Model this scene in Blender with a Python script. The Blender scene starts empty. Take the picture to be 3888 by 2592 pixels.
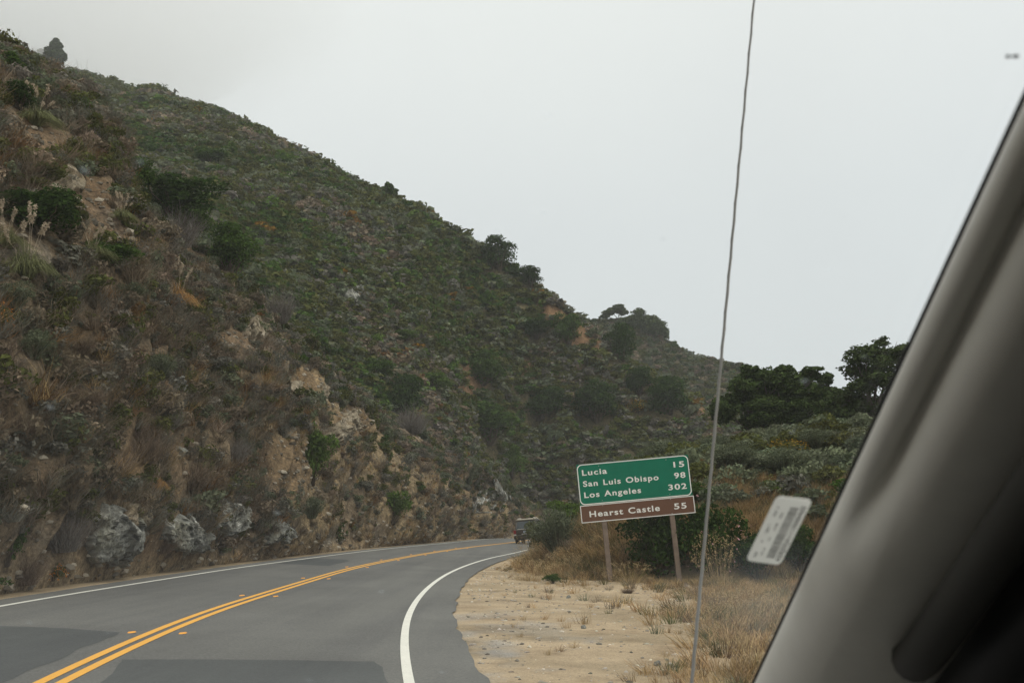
import bpy, bmesh, math
import numpy as np
from mathutils import Matrix, Vector

RNG = np.random.default_rng(7)
scene = bpy.context.scene
ROOT = scene.collection
R_ = math.radians

# ------------------------------------------------------------------ camera
F = 4200.0; CX, CY = 1944.0, 1296.0            # pixels of the 3888 x 2592 photograph
RHO = R_(5.3); TH = math.atan(694 * math.cos(RHO) / F)
CAM = np.array([0, 0, 1.65])
FWD = np.array([0, math.cos(TH), math.sin(TH)])
_r0 = np.array([1., 0, 0]); _u0 = np.array([0, -math.sin(TH), math.cos(TH)])
RT = math.cos(RHO) * _r0 - math.sin(RHO) * _u0
UP = math.cos(RHO) * _u0 + math.sin(RHO) * _r0


def ray(px, py):
    px = np.asarray(px, float); py = np.asarray(py, float)
    return FWD + ((px - CX) / F)[..., None] * RT - ((py - CY) / F)[..., None] * UP


def P(px, py, d):
    return CAM + ray(px, py) * np.asarray(d, float)[..., None]


def proj(X):
    q = np.asarray(X, float) - CAM; d = q @ FWD
    dd = np.where(np.abs(d) < 1e-6, 1e-6, d)
    return CX + F * (q @ RT) / dd, CY - F * (q @ UP) / dd, d


# road plane (banked to the right through the bend)
_a, _c, _h = -.025, -(1980 - 1296) / F, 1.673
NW = _a * RT - UP + _c * FWD


def planez(x, y):
    return CAM[2] + (_h - NW[0] * (x - CAM[0]) - NW[1] * (y - CAM[1])) / NW[2]


def onroad(px, py):
    d = ray(px, py); t = _h / (d @ NW)
    return CAM + d * t[..., None]


# ------------------------------------------------------------------ noise
def _hash(ix, iy, iz, seed):
    h = (ix * 374761393 + iy * 668265263 + iz * 2147483647 + seed * 974634777) & 0xffffffff
    h = ((h ^ (h >> 13)) * 1274126177) & 0xffffffff
    h = ((h ^ (h >> 16)) * 2246822519) & 0xffffffff
    return ((h ^ (h >> 15)) & 0xffff) / 65535.0


def vnoise(p, seed=0):
    p = np.asarray(p, float); i = np.floor(p).astype(np.int64); f = p - i
    f = f * f * f * (f * (f * 6 - 15) + 10); o = 0
    for dx in (0, 1):
        for dy in (0, 1):
            for dz in (0, 1):
                w = (f[:, 0] if dx else 1 - f[:, 0]) * (f[:, 1] if dy else 1 - f[:, 1]) * (f[:, 2] if dz else 1 - f[:, 2])
                o = o + w * _hash(i[:, 0] + dx, i[:, 1] + dy, i[:, 2] + dz, seed)
    return o * 2 - 1


def fbm(p, octv=4, seed=0, ridged=False):
    o = 0; a = 1; s = 0; q = np.asarray(p, float)
    for k in range(octv):
        n = vnoise(q, seed + k)
        if ridged: n = 1 - 2 * np.abs(n)
        o = o + a * n; s += a; a *= .5; q = q * 2.03 + 17.3
    return o / s


def sstep(a, b, x):
    t = np.clip((x - a) / (b - a), 0, 1); return t * t * (3 - 2 * t)


# ------------------------------------------------------------------ mesh helpers
def mesh(name, V, Fc, mats, smooth=False, tint=None, mi=None):
    """mesh data from arrays; Fc: (n,k) array or a list of such arrays"""
    V = np.asarray(V, np.float32)
    Fl = Fc if isinstance(Fc, list) else [Fc]
    Fl = [np.asarray(f, np.int32) for f in Fl if len(f)]
    me = bpy.data.meshes.new(name)
    me.vertices.add(len(V)); me.vertices.foreach_set('co', V.ravel())
    nl = sum(f.size for f in Fl); npoly = sum(len(f) for f in Fl)
    me.loops.add(nl); me.loops.foreach_set('vertex_index', np.concatenate([f.ravel() for f in Fl]))
    me.polygons.add(npoly)
    tot = np.concatenate([np.full(len(f), f.shape[1], np.int32) for f in Fl])
    st = np.r_[0, np.cumsum(tot)[:-1]].astype(np.int32)
    me.polygons.foreach_set('loop_start', st)
    if mi is not None: me.polygons.foreach_set('material_index', np.asarray(mi, np.int32))
    me.polygons.foreach_set('use_smooth', np.full(npoly, bool(smooth)))
    for m in (mats if isinstance(mats, (list, tuple)) else [mats]): me.materials.append(m)
    if tint is not None:
        at = me.attributes.new('tint', 'FLOAT_COLOR', 'POINT')
        t = np.ones((len(V), 4), np.float32); t[:, :tint.shape[1]] = tint
        at.data.foreach_set('color', t.ravel())
    me.update(calc_edges=True)
    return me


def link(name, data, parent=None, label=None, cat=None, group=None, kind=None):
    o = bpy.data.objects.new(name, data); ROOT.objects.link(o)
    if parent is not None: o.parent = parent
    if label: o['label'] = label
    if cat: o['category'] = cat
    if group: o['group'] = group
    if kind: o['kind'] = kind
    return o


def thing(name, label, cat, loc=(0, 0, 0), rz=0, group=None):
    o = link(name, None, None, label, cat, group)
    o.location = [float(v) for v in loc]; o.rotation_euler = (0, 0, rz)
    return o


class MB:
    """collects boxes, tubes and raw arrays into one mesh"""
    def __init__(s): s.V = []; s.F = []; s.n = 0

    def add(s, V, Fs):
        V = np.asarray(V, float)
        for f in (Fs if isinstance(Fs, list) else [Fs]):
            s.F.append(np.asarray(f, np.int64) + s.n)
        s.V.append(V); s.n += len(V); return s

    def box(s, lo, hi, M=None):
        x0, y0, z0 = lo; x1, y1, z1 = hi
        V = np.array([(x, y, z) for x in (x0, x1) for y in (y0, y1) for z in (z0, z1)], float)
        if M is not None: V = V @ np.asarray(M)[:3, :3].T + np.asarray(M)[:3, 3]
        return s.add(V, np.array([(0, 1, 3, 2), (4, 6, 7, 5), (0, 4, 5, 1), (2, 3, 7, 6), (0, 2, 6, 4), (1, 5, 7, 3)]))

    def tube(s, pts, rad, n=8, cap=True):
        pts = np.asarray(pts, float); m = len(pts)
        rad = np.broadcast_to(np.asarray(rad, float), (m,))
        T = np.gradient(pts, axis=0); T /= np.linalg.norm(T, axis=1)[:, None] + 1e-9
        ref = np.array([0, 0, 1.]) if abs(T[0, 2]) < .9 else np.array([1., 0, 0])
        A = np.cross(T, ref); A /= np.linalg.norm(A, axis=1)[:, None] + 1e-9
        B = np.cross(T, A); an = np.linspace(0, 2 * np.pi, n, endpoint=False)
        V = pts[:, None] + rad[:, None, None] * (np.cos(an)[None, :, None] * A[:, None] + np.sin(an)[None, :, None] * B[:, None])
        Fq = []
        for i in range(m - 1):
            for k in range(n):
                Fq.append((i * n + k, i * n + (k + 1) % n, (i + 1) * n + (k + 1) % n, (i + 1) * n + k))
        Fs = [np.array(Fq)]
        if cap: Fs.append(np.array([list(range(n))[::-1], [(m - 1) * n + k for k in range(n)]]))
        return s.add(V.reshape(-1, 3), Fs)

    def prism(s, poly, dvec):
        poly = np.asarray(poly, float); n = len(poly)
        V = np.r_[poly, poly + np.asarray(dvec, float)]
        return s.add(V, [np.array([list(range(n))[::-1], list(range(n, 2 * n))]),
                         np.array([(i, (i + 1) % n, n + (i + 1) % n, n + i) for i in range(n)])])

    def build(s, name, mats, parent=None, smooth=False, **kw):
        by = {}
        for f in s.F: by.setdefault(f.shape[1], []).append(f)
        me = mesh(name, np.concatenate(s.V), [np.concatenate(v) for v in by.values()], mats, smooth)
        return link(name, me, parent, **kw)


def gridfaces(nu, nv):
    i = np.arange(nu - 1)[:, None] * nv + np.arange(nv - 1)[None, :]; i = i.ravel()
    return np.stack([i, i + nv, i + nv + 1, i + 1], 1)


def crom(K, n, t=None):
    """Catmull-Rom through the knots K (k,3) at n even parameters (monotone enough for terrain)"""
    K = np.asarray(K, float); k = len(K)
    u = np.linspace(0, k - 1, n) if t is None else np.asarray(t, float)
    i = np.clip(np.floor(u).astype(int), 0, k - 2); f = (u - i)[:, None]
    g = lambda j: K[np.clip(j, 0, k - 1)]
    p0, p1, p2, p3 = g(i - 1), g(i), g(i + 1), g(i + 2)
    return .5 * (2 * p1 + (p2 - p0) * f + (2 * p0 - 5 * p1 + 4 * p2 - p3) * f ** 2 + (3 * p1 - p0 - 3 * p2 + p3) * f ** 3)


# ------------------------------------------------------------------ materials
def mat(name):
    m = bpy.data.materials.new(name); m.use_nodes = True
    nt = m.node_tree; nt.nodes.clear()
    out = nt.nodes.new('ShaderNodeOutputMaterial')
    return m, nt, out


def N(nt, t, **kw):
    n = nt.nodes.new(t)
    for k, v in kw.items():
        if k in n.inputs: n.inputs[k].default_value = v
        else: setattr(n, k, v)
    return n


def ramp(nt, fac, stops):
    r = N(nt, 'ShaderNodeValToRGB'); e = r.color_ramp.elements
    while len(e) < len(stops): e.new(.5)
    for q, (p, c) in zip(e, stops):
        q.position = p; q.color = (*c, 1) if len(c) == 3 else c
    nt.links.new(fac, r.inputs[0]); return r.outputs[0]


def noise(nt, scale, detail=4, rough=.55, coord='Object', vec=None, dist=0):
    if vec is None:
        vec = N(nt, 'ShaderNodeTexCoord').outputs[coord]
    n = N(nt, 'ShaderNodeTexNoise', Scale=scale, Detail=detail, Roughness=rough, Distortion=dist)
    nt.links.new(vec, n.inputs['Vector']); return n.outputs['Fac']


def mixc(nt, f, a, b, mode='MIX'):
    m = N(nt, 'ShaderNodeMix', data_type='RGBA', blend_type=mode)
    for s, v in ((0, f), (6, a), (7, b)):
        if hasattr(v, 'links'): nt.links.new(v, m.inputs[s])
        elif s == 0: m.inputs[0].default_value = v
        else: m.inputs[s].default_value = (*v, 1)
    return m.outputs[2]


def mathn(nt, op, a, b=None):
    m = N(nt, 'ShaderNodeMath', operation=op)
    for i, v in enumerate((a, b)):
        if v is None: continue
        if hasattr(v, 'links'): nt.links.new(v, m.inputs[i])
        else: m.inputs[i].default_value = v
    return m.outputs[0]


def plain(name, col, rough=.6, var=.15, scale=6, metal=0, spec=.3, bump=0, bscale=60):
    m, nt, out = mat(name)
    b = N(nt, 'ShaderNodeBsdfPrincipled', Roughness=rough, Metallic=metal)
    b.inputs['Specular IOR Level'].default_value = spec
    f = noise(nt, scale, 5)
    c = ramp(nt, f, [(.3, tuple(v * (1 - var) for v in col)), (.7, tuple(min(1, v * (1 + var)) for v in col))])
    nt.links.new(c, b.inputs['Base Color'])
    if bump:
        bp = N(nt, 'ShaderNodeBump', Strength=bump, Distance=.01)
        nt.links.new(noise(nt, bscale, 4), bp.inputs['Height']); nt.links.new(bp.outputs[0], b.inputs['Normal'])
    nt.links.new(b.outputs[0], out.inputs[0]); return m


def leafmat(name, col=None, var=.45, trans=.25):
    """foliage, twigs, grass; colour from the species constant or from the 'tint' attribute, each leaf varied"""
    m, nt, out = mat(name)
    g = N(nt, 'ShaderNodeNewGeometry')
    v = N(nt, 'ShaderNodeMapRange'); nt.links.new(g.outputs['Random Per Island'], v.inputs[0])
    v.inputs[3].default_value = 1 - var; v.inputs[4].default_value = 1 + var
    if col is None:
        at = N(nt, 'ShaderNodeAttribute', attribute_name='tint'); base = at.outputs['Color']
    else:
        rgb = N(nt, 'ShaderNodeRGB'); rgb.outputs[0].default_value = (*col, 1); base = rgb.outputs[0]
    hs = N(nt, 'ShaderNodeHueSaturation'); nt.links.new(base, hs.inputs['Color']); nt.links.new(v.outputs[0], hs.inputs['Value'])
    d = N(nt, 'ShaderNodeBsdfDiffuse'); t = N(nt, 'ShaderNodeBsdfTranslucent'); mx = N(nt, 'ShaderNodeMixShader'); mx.inputs[0].default_value = trans
    nt.links.new(hs.outputs[0], d.inputs[0]); nt.links.new(hs.outputs[0], t.inputs[0])
    nt.links.new(d.outputs[0], mx.inputs[1]); nt.links.new(t.outputs[0], mx.inputs[2]); nt.links.new(mx.outputs[0], out.inputs[0])
    return m


# species colours (linear albedo)
COL = dict(green=(.055, .095, .02), deep=(.036, .064, .016), olive=(.088, .094, .03), sage=(.125, .142, .088), grey=(.155, .147, .12),
           brown=(.20, .158, .112), rust=(.18, .10, .04), bright=(.08, .128, .026), gold=(.36, .2, .035), straw=(.36, .25, .125), tan=(.42, .30, .16))
M = {}
M['tint_leaf'] = leafmat('chaparral foliage', var=.24)
M['tint_twig'] = leafmat('dry twigs and grass', var=.4, trans=.15)
for k in ('green', 'deep', 'olive', 'sage', 'bright'): M[k] = leafmat(k + ' leaves', COL[k], .5)
M['deadtwig'] = leafmat('grey dead twigs', (.19, .172, .155), .4, .1)
M['browntwig'] = leafmat('brown dead twigs', (.185, .138, .10), .4, .1)
M['stem'] = leafmat('woody stems', (.10, .08, .06), .3, 0)
M['pampas'] = leafmat('pampas blades', (.17, .18, .085), .4)
M['plume'] = leafmat('pale plumes', (.5, .42, .32), .25)
M['goldblade'] = leafmat('golden dry blades', (.42, .25, .10), .4)
M['strawblade'] = leafmat('straw blades', (.42, .32, .18), .35)
M['orangeflower'] = leafmat('orange flowers', (.62, .22, .02), .3)
M['yellowflower'] = leafmat('yellow flowers', (.5, .30, .03), .3)
M['pinkflower'] = leafmat('pink flowers', (.72, .42, .44), .2)
M['bark'] = plain('oak bark', (.11, .09, .07), .9, .3, 9, bump=.6)


def soil(name, c, rockc=(.24, .23, .2), tint=True):
    """bare slope: soil, gravel and rock shown by the mesh's own 'tint' colour with fine grain over it"""
    m, nt, out = mat(name)
    b = N(nt, 'ShaderNodeBsdfPrincipled', Roughness=.95); b.inputs['Specular IOR Level'].default_value = .1
    at = N(nt, 'ShaderNodeAttribute', attribute_name='tint')
    f1 = noise(nt, 2.2, 9, .72, dist=.5); f2 = noise(nt, 9, 8, .8)
    c1 = mixc(nt, 1.0, at.outputs['Color'], ramp(nt, f1, [(.36, (.34, .33, .33)), (.47, (.85, .84, .82)), (.56, (1.05, 1.03, 1)), (.66, (1.55, 1.48, 1.36))]), 'MULTIPLY')
    c2 = mixc(nt, 1.0, c1, ramp(nt, f2, [(.38, (.45, .45, .45)), (.6, (1.3, 1.3, 1.3))]), 'MULTIPLY')
    nt.links.new(c2, b.inputs['Base Color'])
    bp = N(nt, 'ShaderNodeBump', Strength=.8, Distance=.15); nt.links.new(mathn(nt, 'ADD', f1, mathn(nt, 'MULTIPLY', f2, .4)), bp.inputs['Height'])
    nt.links.new(bp.outputs[0], b.inputs['Normal']); nt.links.new(b.outputs[0], out.inputs[0]); return m


M['slope'] = soil('slope soil', None)


def asphalt(name, col, spk=.22):
    m, nt, out = mat(name)
    b = N(nt, 'ShaderNodeBsdfPrincipled', Roughness=.85); b.inputs['Specular IOR Level'].default_value = .25
    big = noise(nt, .35, 5, .6); fine = noise(nt, 28, 7, .8); mp = N(nt, 'ShaderNodeMapping'); tc = N(nt, 'ShaderNodeTexCoord')
    nt.links.new(tc.outputs['Object'], mp.inputs[0]); mp.inputs['Scale'].default_value = (1.1, .06, 1)
    streak = noise(nt, 1.0, 4, .6, vec=mp.outputs[0])
    c = ramp(nt, big, [(.3, tuple(v * .86 for v in col)), (.7, tuple(v * 1.12 for v in col))])
    c = mixc(nt, 1, c, ramp(nt, streak, [(.35, (.86, .86, .87)), (.65, (1.1, 1.1, 1.08))]), 'MULTIPLY')
    c = mixc(nt, 1, c, ramp(nt, fine, [(.3, (1 - spk,) * 3), (.7, (1 + spk,) * 3)]), 'MULTIPLY')
    nt.links.new(c, b.inputs['Base Color'])
    bp = N(nt, 'ShaderNodeBump', Strength=.25, Distance=.01); nt.links.new(fine, bp.inputs['Height'])
    nt.links.new(bp.outputs[0], b.inputs['Normal']); nt.links.new(b.outputs[0], out.inputs[0]); return m


M['asphalt'] = asphalt('asphalt', (.122, .122, .115), .42)
M['patch'] = asphalt('newer asphalt', (.074, .079, .079), .3)


def paint(name, col, wear=.5):
    m, nt, out = mat(name)
    b = N(nt, 'ShaderNodeBsdfPrincipled', Roughness=.7)
    f = noise(nt, 3, 8, .7); g = noise(nt, 40, 3, .7)
    c = mixc(nt, mathn(nt, 'MULTIPLY', ramp(nt, g, [(.55, (0, 0, 0)), (.75, (1, 1, 1))]), wear), ramp(nt, f, [(.3, tuple(v * .85 for v in col)), (.7, col)]), (.2, .19, .17))
    nt.links.new(c, b.inputs['Base Color']); nt.links.new(b.outputs[0], out.inputs[0]); return m


M['white'] = paint('white road paint', (.74, .73, .66))
M['yellow'] = paint('yellow road paint', (.80, .40, .045))

# ------------------------------------------------------------------ road alignment
PL = np.array([(0, 2305), (281, 2258), (562, 2215), (827, 2170), (1157, 2124), (1455, 2086), (1653, 2066), (1818, 2050), (1942, 2037)], float)
PY = np.array([(220, 2592), (569, 2420), (853, 2309), (1138, 2223), (1300, 2169), (1471, 2131), (1613, 2104), (1784, 2078), (1943, 2060)], float)
PR = np.array([(1562, 2592), (1533, 2440), (1550, 2343), (1596, 2269), (1653, 2212), (1727, 2167), (1812, 2135), (1869, 2118), (1946, 2103)], float)
WL, WY, WR = (onroad(q[:, 0], q[:, 1]) for q in (PL, PY, PR))
coef = np.polyfit(WY[:, 1], WY[:, 0], 3)
for _it in range(60):
    xs, ys = [], []
    for w, o in ((WL, 3.4), (WY, 0), (WR, -3.4)):
        y = w[:, 1].copy()
        for _ in range(8):
            s = np.polyval(np.polyder(coef), y); nx, ny = 1 / np.sqrt(1 + s * s), -s / np.sqrt(1 + s * s)
            y = w[:, 1] + o * ny
        xs.append(w[:, 0] + o * nx); ys.append(y)
    coef = np.polyfit(np.concatenate(ys), np.concatenate(xs), 4, w=1 / np.sqrt(np.concatenate(ys)))
RES = [(ys[i], xs[i] - np.polyval(coef, ys[i])) for i in range(3)]
yy = np.arange(9, 100.01, .5)
cen = np.stack([np.polyval(coef, yy), yy], 1)
hd0 = math.atan(np.polyval(np.polyder(coef), 9)); hd1 = math.atan(np.polyval(np.polyder(coef), 100))
back = [cen[0] - np.array([math.sin(hd0), math.cos(hd0)]) * k for k in np.arange(50, 0, -.5)]
fw = []; p = cen[-1].copy(); a = hd1
for k in range(160):
    a = min(a + .5 / 42, 1.75); p = p + .5 * np.array([math.sin(a), math.cos(a)]); fw.append(p.copy())
CEN = np.r_[np.array(back), cen, np.array(fw)]
TAN = np.gradient(CEN, axis=0); TAN /= np.linalg.norm(TAN, axis=1)[:, None]
NRM = np.stack([TAN[:, 1], -TAN[:, 0]], 1)


def smooth1(a, k=9):
    return np.convolve(np.pad(a, k // 2, mode='edge'), np.ones(k) / k, 'valid')


def residual(i, y):
    r = np.interp(y, RES[i][0], RES[i][1]); return smooth1(r, 21)


OL = -3.4 + residual(0, CEN[:, 1]); OY = residual(1, CEN[:, 1]); OR = 3.4 + residual(2, CEN[:, 1])
NS = len(CEN)
p3 = np.c_[CEN, np.zeros(NS)]
EL = OL - .62 + .05 * fbm(p3 * .8, 4, 3); ER = OR + .80 + .10 * fbm(p3 * 1.3, 5, 9)


def off(o): return CEN + NRM * np.asarray(o)[..., None] if np.ndim(o) else CEN + NRM * o


def strip(name, o0, o1, m, lift, nx=2, rng=None, kind='structure', edge=0):
    sl = slice(*(rng or (0, NS)))
    cols = []
    for t in np.linspace(0, 1, nx):
        q = (CEN + NRM * ((1 - t) * o0 + t * o1)[:, None])[sl]
        cols.append(np.c_[q, planez(q[:, 0], q[:, 1]) + lift])
    V = np.stack(cols, 1).reshape(-1, 3)
    return link(name, mesh(name, V, gridfaces(len(cols[0]), nx)[:, ::-1], m), kind=kind)


road = strip('road', EL, ER, M['asphalt'], .03, 9)
strip('edge_line', OL - .055, OL + .055, M['white'], .036)
strip('edge_line', OR - .055, OR + .055, M['white'], .036)
strip('centre_line', OY - .155, OY - .045, M['yellow'], .036)
strip('centre_line', OY + .045, OY + .155, M['yellow'], .036)


def patch(pts):
    pts = np.array(pts, float)
    q = []
    for i in range(len(pts)):
        a_, b_ = pts[i], pts[(i + 1) % len(pts)]
        for t in np.linspace(0, 1, 8, endpoint=False): q.append(a_ * (1 - t) + b_ * t)
    q = np.array(q); w = onroad(q[:, 0], q[:, 1])
    w[:, :2] += .05 * np.stack([fbm(w * 1.7, 3, 1), fbm(w * 1.7, 3, 2)], 1)
    V = np.c_[w[:, :2], planez(w[:, 0], w[:, 1]) + .033]
    V = np.r_[V, V.mean(0)[None]]; n = len(w)
    link('road_patch', mesh('road_patch', V, np.array([(i, (i + 1) % n, n) for i in range(n)])[:, ::-1], M['patch']), kind='structure')


patch([(-700, 2390), (0, 2384), (250, 2392), (452, 2408), (430, 2428), (320, 2462), (225, 2512), (100, 2560), (20, 2600), (-500, 2800)])
patch([(462, 2512), (900, 2512), (1420, 2520), (1455, 2550), (1478, 2610), (1490, 2760), (200, 2760), (400, 2590)])
patch([(1050, 2141), (1180, 2121), (1310, 2126), (1330, 2131), (1250, 2150)])

# raised amber markers beside the double line
mk = MB()
for (x0, x1, z0, z1, y0, y1) in ((-.05, .05, .0, .017, -.06, .06),):
    V = np.array([(-.05, -.055, 0), (.05, -.055, 0), (.05, .055, 0), (-.05, .055, 0), (-.04, -.03, .018), (.04, -.03, .018), (.04, .03, .018), (-.04, .03, .018)])
    mk.add(V, np.array([(4, 5, 6, 7), (0, 1, 5, 4), (1, 2, 6, 5), (2, 3, 7, 6), (3, 0, 4, 7)]))
marker0 = None
am = plain('amber marker plastic', (.80, .36, .05), .4, .1)
cl = np.r_[0, np.cumsum(np.linalg.norm(np.diff(CEN, axis=0), axis=1))]
first = onroad(np.array([525.]), np.array([2410.]))[0]
i0 = int(np.argmin(np.linalg.norm(CEN - first[:2], axis=1)))
words = ['nearest', 'second', 'third', 'fourth', 'fifth', 'sixth', 'seventh', 'eighth']
for k in range(8):
    j = int(np.argmin(np.abs(cl - (cl[i0] + k * 7.3))))
    for sd, wd in ((-.34, 'left'), (.34, 'right')):
        if marker0 is None:
            marker0 = mk.build('road_marker', am); o = marker0
        else:
            o = marker0.copy(); ROOT.objects.link(o)
        q = CEN[j] + NRM[j] * (OY[j] + sd); o.location = (q[0], q[1], planez(q[0], q[1]) + .031)
        o.rotation_euler = (0, 0, -math.atan2(TAN[j][0], TAN[j][1]))
        o['label'] = f'small amber raised marker {wd} of the yellow line, {words[k]} pair along the road'
        o['category'] = 'road marker'; o['group'] = 'amber raised markers along the double yellow line'

# ------------------------------------------------------------------ ground sheet (shoulder, turnout, embankment)
RE = CEN + NRM * ER[:, None]; LE = CEN + NRM * EL[:, None]
ylo, yhi = 46.0, None
k0 = int(np.argmin(np.abs(RE[:250 + 60, 1] - 47)));
EMB = np.r_[(RE + NRM * (.7 + 1.6 * np.exp(-np.maximum(0, RE[:, 1] - 47) / 6))[:, None])[k0:NS - 30:3]]
EMB = np.r_[np.array([(60., 33.), (26, 33), (12, 33.6), (7.0, 33.4), (3.4, 33.6), (1.5, 34.6), (.3, 37.5), (-.3, 41.5)]), EMB, np.array([(90., 110.), (90, 60)])]


def polydist(Pn, x, y):
    """signed distance to polygon (positive inside)"""
    n = len(Pn); D = np.full(x.shape, 1e9); ins = np.zeros(x.shape, bool)
    for i in range(n):
        a_, b_ = Pn[i], Pn[(i + 1) % n]; e = b_ - a_; L2 = e @ e + 1e-9
        t = np.clip(((x - a_[0]) * e[0] + (y - a_[1]) * e[1]) / L2, 0, 1)
        D = np.minimum(D, np.hypot(x - a_[0] - t * e[0], y - a_[1] - t * e[1]))
        c = ((a_[1] > y) != (b_[1] > y)) & (x < (b_[0] - a_[0]) * (y - a_[1]) / (b_[1] - a_[1] + 1e-12) + a_[0])
        ins ^= c
    return np.where(ins, D, -D)


def hgt(x, y):
    """ground height"""
    D = polydist(EMB, x, y); z = planez(x, y)
    q = np.stack([x, y, 0 * x], -1)
    front = 7.6 + 1.2 * fbm(q * .06, 2, 5)
    m = np.clip(D, 0, None)
    H = front * (1 - np.exp(-np.power(m, 1.08) / 9.5)) * (1 + .0 * x)
    H = H * sstep(96, 74, y); H = H * (1 + .22 * fbm(q * .22, 3, 6) * sstep(0, 5, m)) + .12 * fbm(q * .9, 3, 8) * sstep(0, 2, m)
    j = np.clip(np.searchsorted(CEN[:300, 1], y), 1, 290)
    dr = x - RE[j, 0]
    rough = sstep(.1, 1.5, dr) * sstep(-5, 0, 100 - y) * (y > 0)
    z = z + rough * (.022 * fbm(q * .8, 4, 12) + .014 * fbm(q * 3., 3, 13)) - .02 * 0
    return z + H, D, dr


def axis(lo, hi, st, far, n=14):
    c = np.arange(lo, hi + 1e-6, st); g = np.geomspace(st * 2, far, n)
    return np.r_[(lo - g)[::-1], c, hi + g]


gx = axis(-16, 46, .22, 2500); gy = axis(4, 92, .25, 2500)
GX, GY = np.meshgrid(gx, gy, indexing='ij'); gxf, gyf = GX.ravel(), GY.ravel()
gz, GD, GR = hgt(gxf, gyf)
farm = sstep(60, 300, np.hypot(gxf, gyf - 40)) * (gxf > 0)
GV = np.c_[gxf, gyf, gz]
gq = np.c_[gxf, gyf, 0 * gxf]
sand = np.array([.44, .345, .23]); gravel = np.array([.32, .32, .31]); dirt = np.array([.115, .09, .055]); strawc = np.array([.36, .27, .15])
n1 = fbm(gq * .7 + 3, 4, 21); n2 = fbm(gq * np.array([1.6, .9, 1]) + 9, 4, 22)
gravm = sstep(.0, .35, n2 + .35 - np.abs(GR - .5) * .32) * sstep(-.5, .2, GR) * sstep(26, 14, gyf) * .8
grassm = np.clip(sstep(-1.5, 1.5, GD + 1.2 * n1) + sstep(0, 2.2, GR - (2.1 + .15 * np.clip(gyf - 14, -6, 30)) + 2.2 * n1) * .75, 0, 1)
gt = sand[None] * (1 + .14 * n1[:, None]); gt = gt * (1 - gravm[:, None]) + gravel * gravm[:, None]
gt = gt * (1 - grassm[:, None]) + (strawc * .8)[None] * grassm[:, None]
n3 = sstep(-.05, .3, fbm(gq * np.array([.7, .9, 1]) + 31, 5, 25)) * .6; gt = gt * (1 - n3[:, None]) + np.array([.31, .25, .165]) * n3[:, None]
bare = sstep(2, 5, GD); gt = gt * (1 - bare[:, None]) + dirt * bare[:, None]
lf = sstep(.0, -.5, gxf - (np.interp(gyf, LE[:, 1][:300], LE[:, 0][:300])))
gt = gt * (1 - lf[:, None]) + np.array([.30, .235, .15]) * lf[:, None]
far_ = sstep(110, 200, np.hypot(gxf, gyf)); gt = gt * (1 - far_[:, None]) + np.array([.10, .10, .06]) * far_[:, None]


def groundmat():
    m, nt, out = mat('shoulder sand and gravel')
    b = N(nt, 'ShaderNodeBsdfPrincipled', Roughness=.95); b.inputs['Specular IOR Level'].default_value = .1
    at = N(nt, 'ShaderNodeAttribute', attribute_name='tint')
    mp = N(nt, 'ShaderNodeMapping'); tc = N(nt, 'ShaderNodeTexCoord'); nt.links.new(tc.outputs['Object'], mp.inputs[0]); mp.inputs['Scale'].default_value = (1, 1.1, 1)
    f1 = noise(nt, .9, 9, .74, vec=mp.outputs[0]); f2 = noise(nt, 26, 5, .75, vec=mp.outputs[0]); f3 = noise(nt, 48, 3, .75)
    c = mixc(nt, 1, at.outputs['Color'], ramp(nt, f1, [(.36, (.72, .69, .66)), (.48, (.97, .97, .96)), (.6, (1.12, 1.12, 1.12))]), 'MULTIPLY')
    c = mixc(nt, 1, c, ramp(nt, f2, [(.33, (.55, .56, .58)), (.45, (.98, .98, .98)), (.68, (1.2, 1.18, 1.15))]), 'MULTIPLY')
    c = mixc(nt, 1, c, ramp(nt, f3, [(.3, (.72, .72, .74)), (.55, (1, 1, 1)), (.75, (1.22, 1.22, 1.22))]), 'MULTIPLY')
    nt.links.new(c, b.inputs['Base Color'])
    bp = N(nt, 'ShaderNodeBump', Strength=.7, Distance=.04); nt.links.new(mathn(nt, 'ADD', f2, mathn(nt, 'MULTIPLY', f3, .5)), bp.inputs['Height'])
    nt.links.new(bp.outputs[0], b.inputs['Normal']); nt.links.new(b.outputs[0], out.inputs[0]); return m


M['ground'] = groundmat()
link('ground', mesh('ground', GV, gridfaces(len(gx), len(gy)), M['ground'], True, gt), kind='structure')


class Surf:
    def __init__(s, V, nu, nv):
        s.dmax = 1e9; s.V = V; s.nu = nu; s.nv = nv; G = V.reshape(nu, nv, 3)
        s.px, s.py, s.d = proj(V)
        A = np.linalg.norm(np.cross(G[1:, :-1] - G[:-1, :-1], G[:-1, 1:] - G[:-1, :-1]), axis=2)
        s.A = A; s.G = G

    def hit(s, px, py):
        e = (s.px - px) ** 2 + (s.py - py) ** 2 + np.where((s.d > 1) & (s.d < s.dmax), 0, 1e12)
        k = np.argsort(e)[:6]; k = k[np.argmin(s.d[k])]
        return s.V[k].copy()

    def sample(s, n, rng, w=None):
        Cc = (s.G[1:, 1:] + s.G[:-1, :-1]) * .5
        A = s.A * inview(Cc.reshape(-1, 3), 300).reshape(s.A.shape)
        if w is not None: A = A * w
        c = np.cumsum(A.ravel()); k = np.searchsorted(c, rng.random(n) * c[-1]); k = np.clip(k, 0, A.size - 1)
        i, j = np.divmod(k, s.nv - 1); u, v = rng.random(n)[:, None], rng.random(n)[:, None]
        G = s.G
        return (G[i, j] * (1 - u) + G[i + 1, j] * u) * (1 - v) + (G[i, j + 1] * (1 - u) + G[i + 1, j + 1] * u) * v, i, j


def inview(p, m=350):
    x, y, d = proj(p); return (d > 3) & (x > -m - 250) & (x < 3888 + m) & (y > -m) & (y < 2592 + m)


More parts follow.
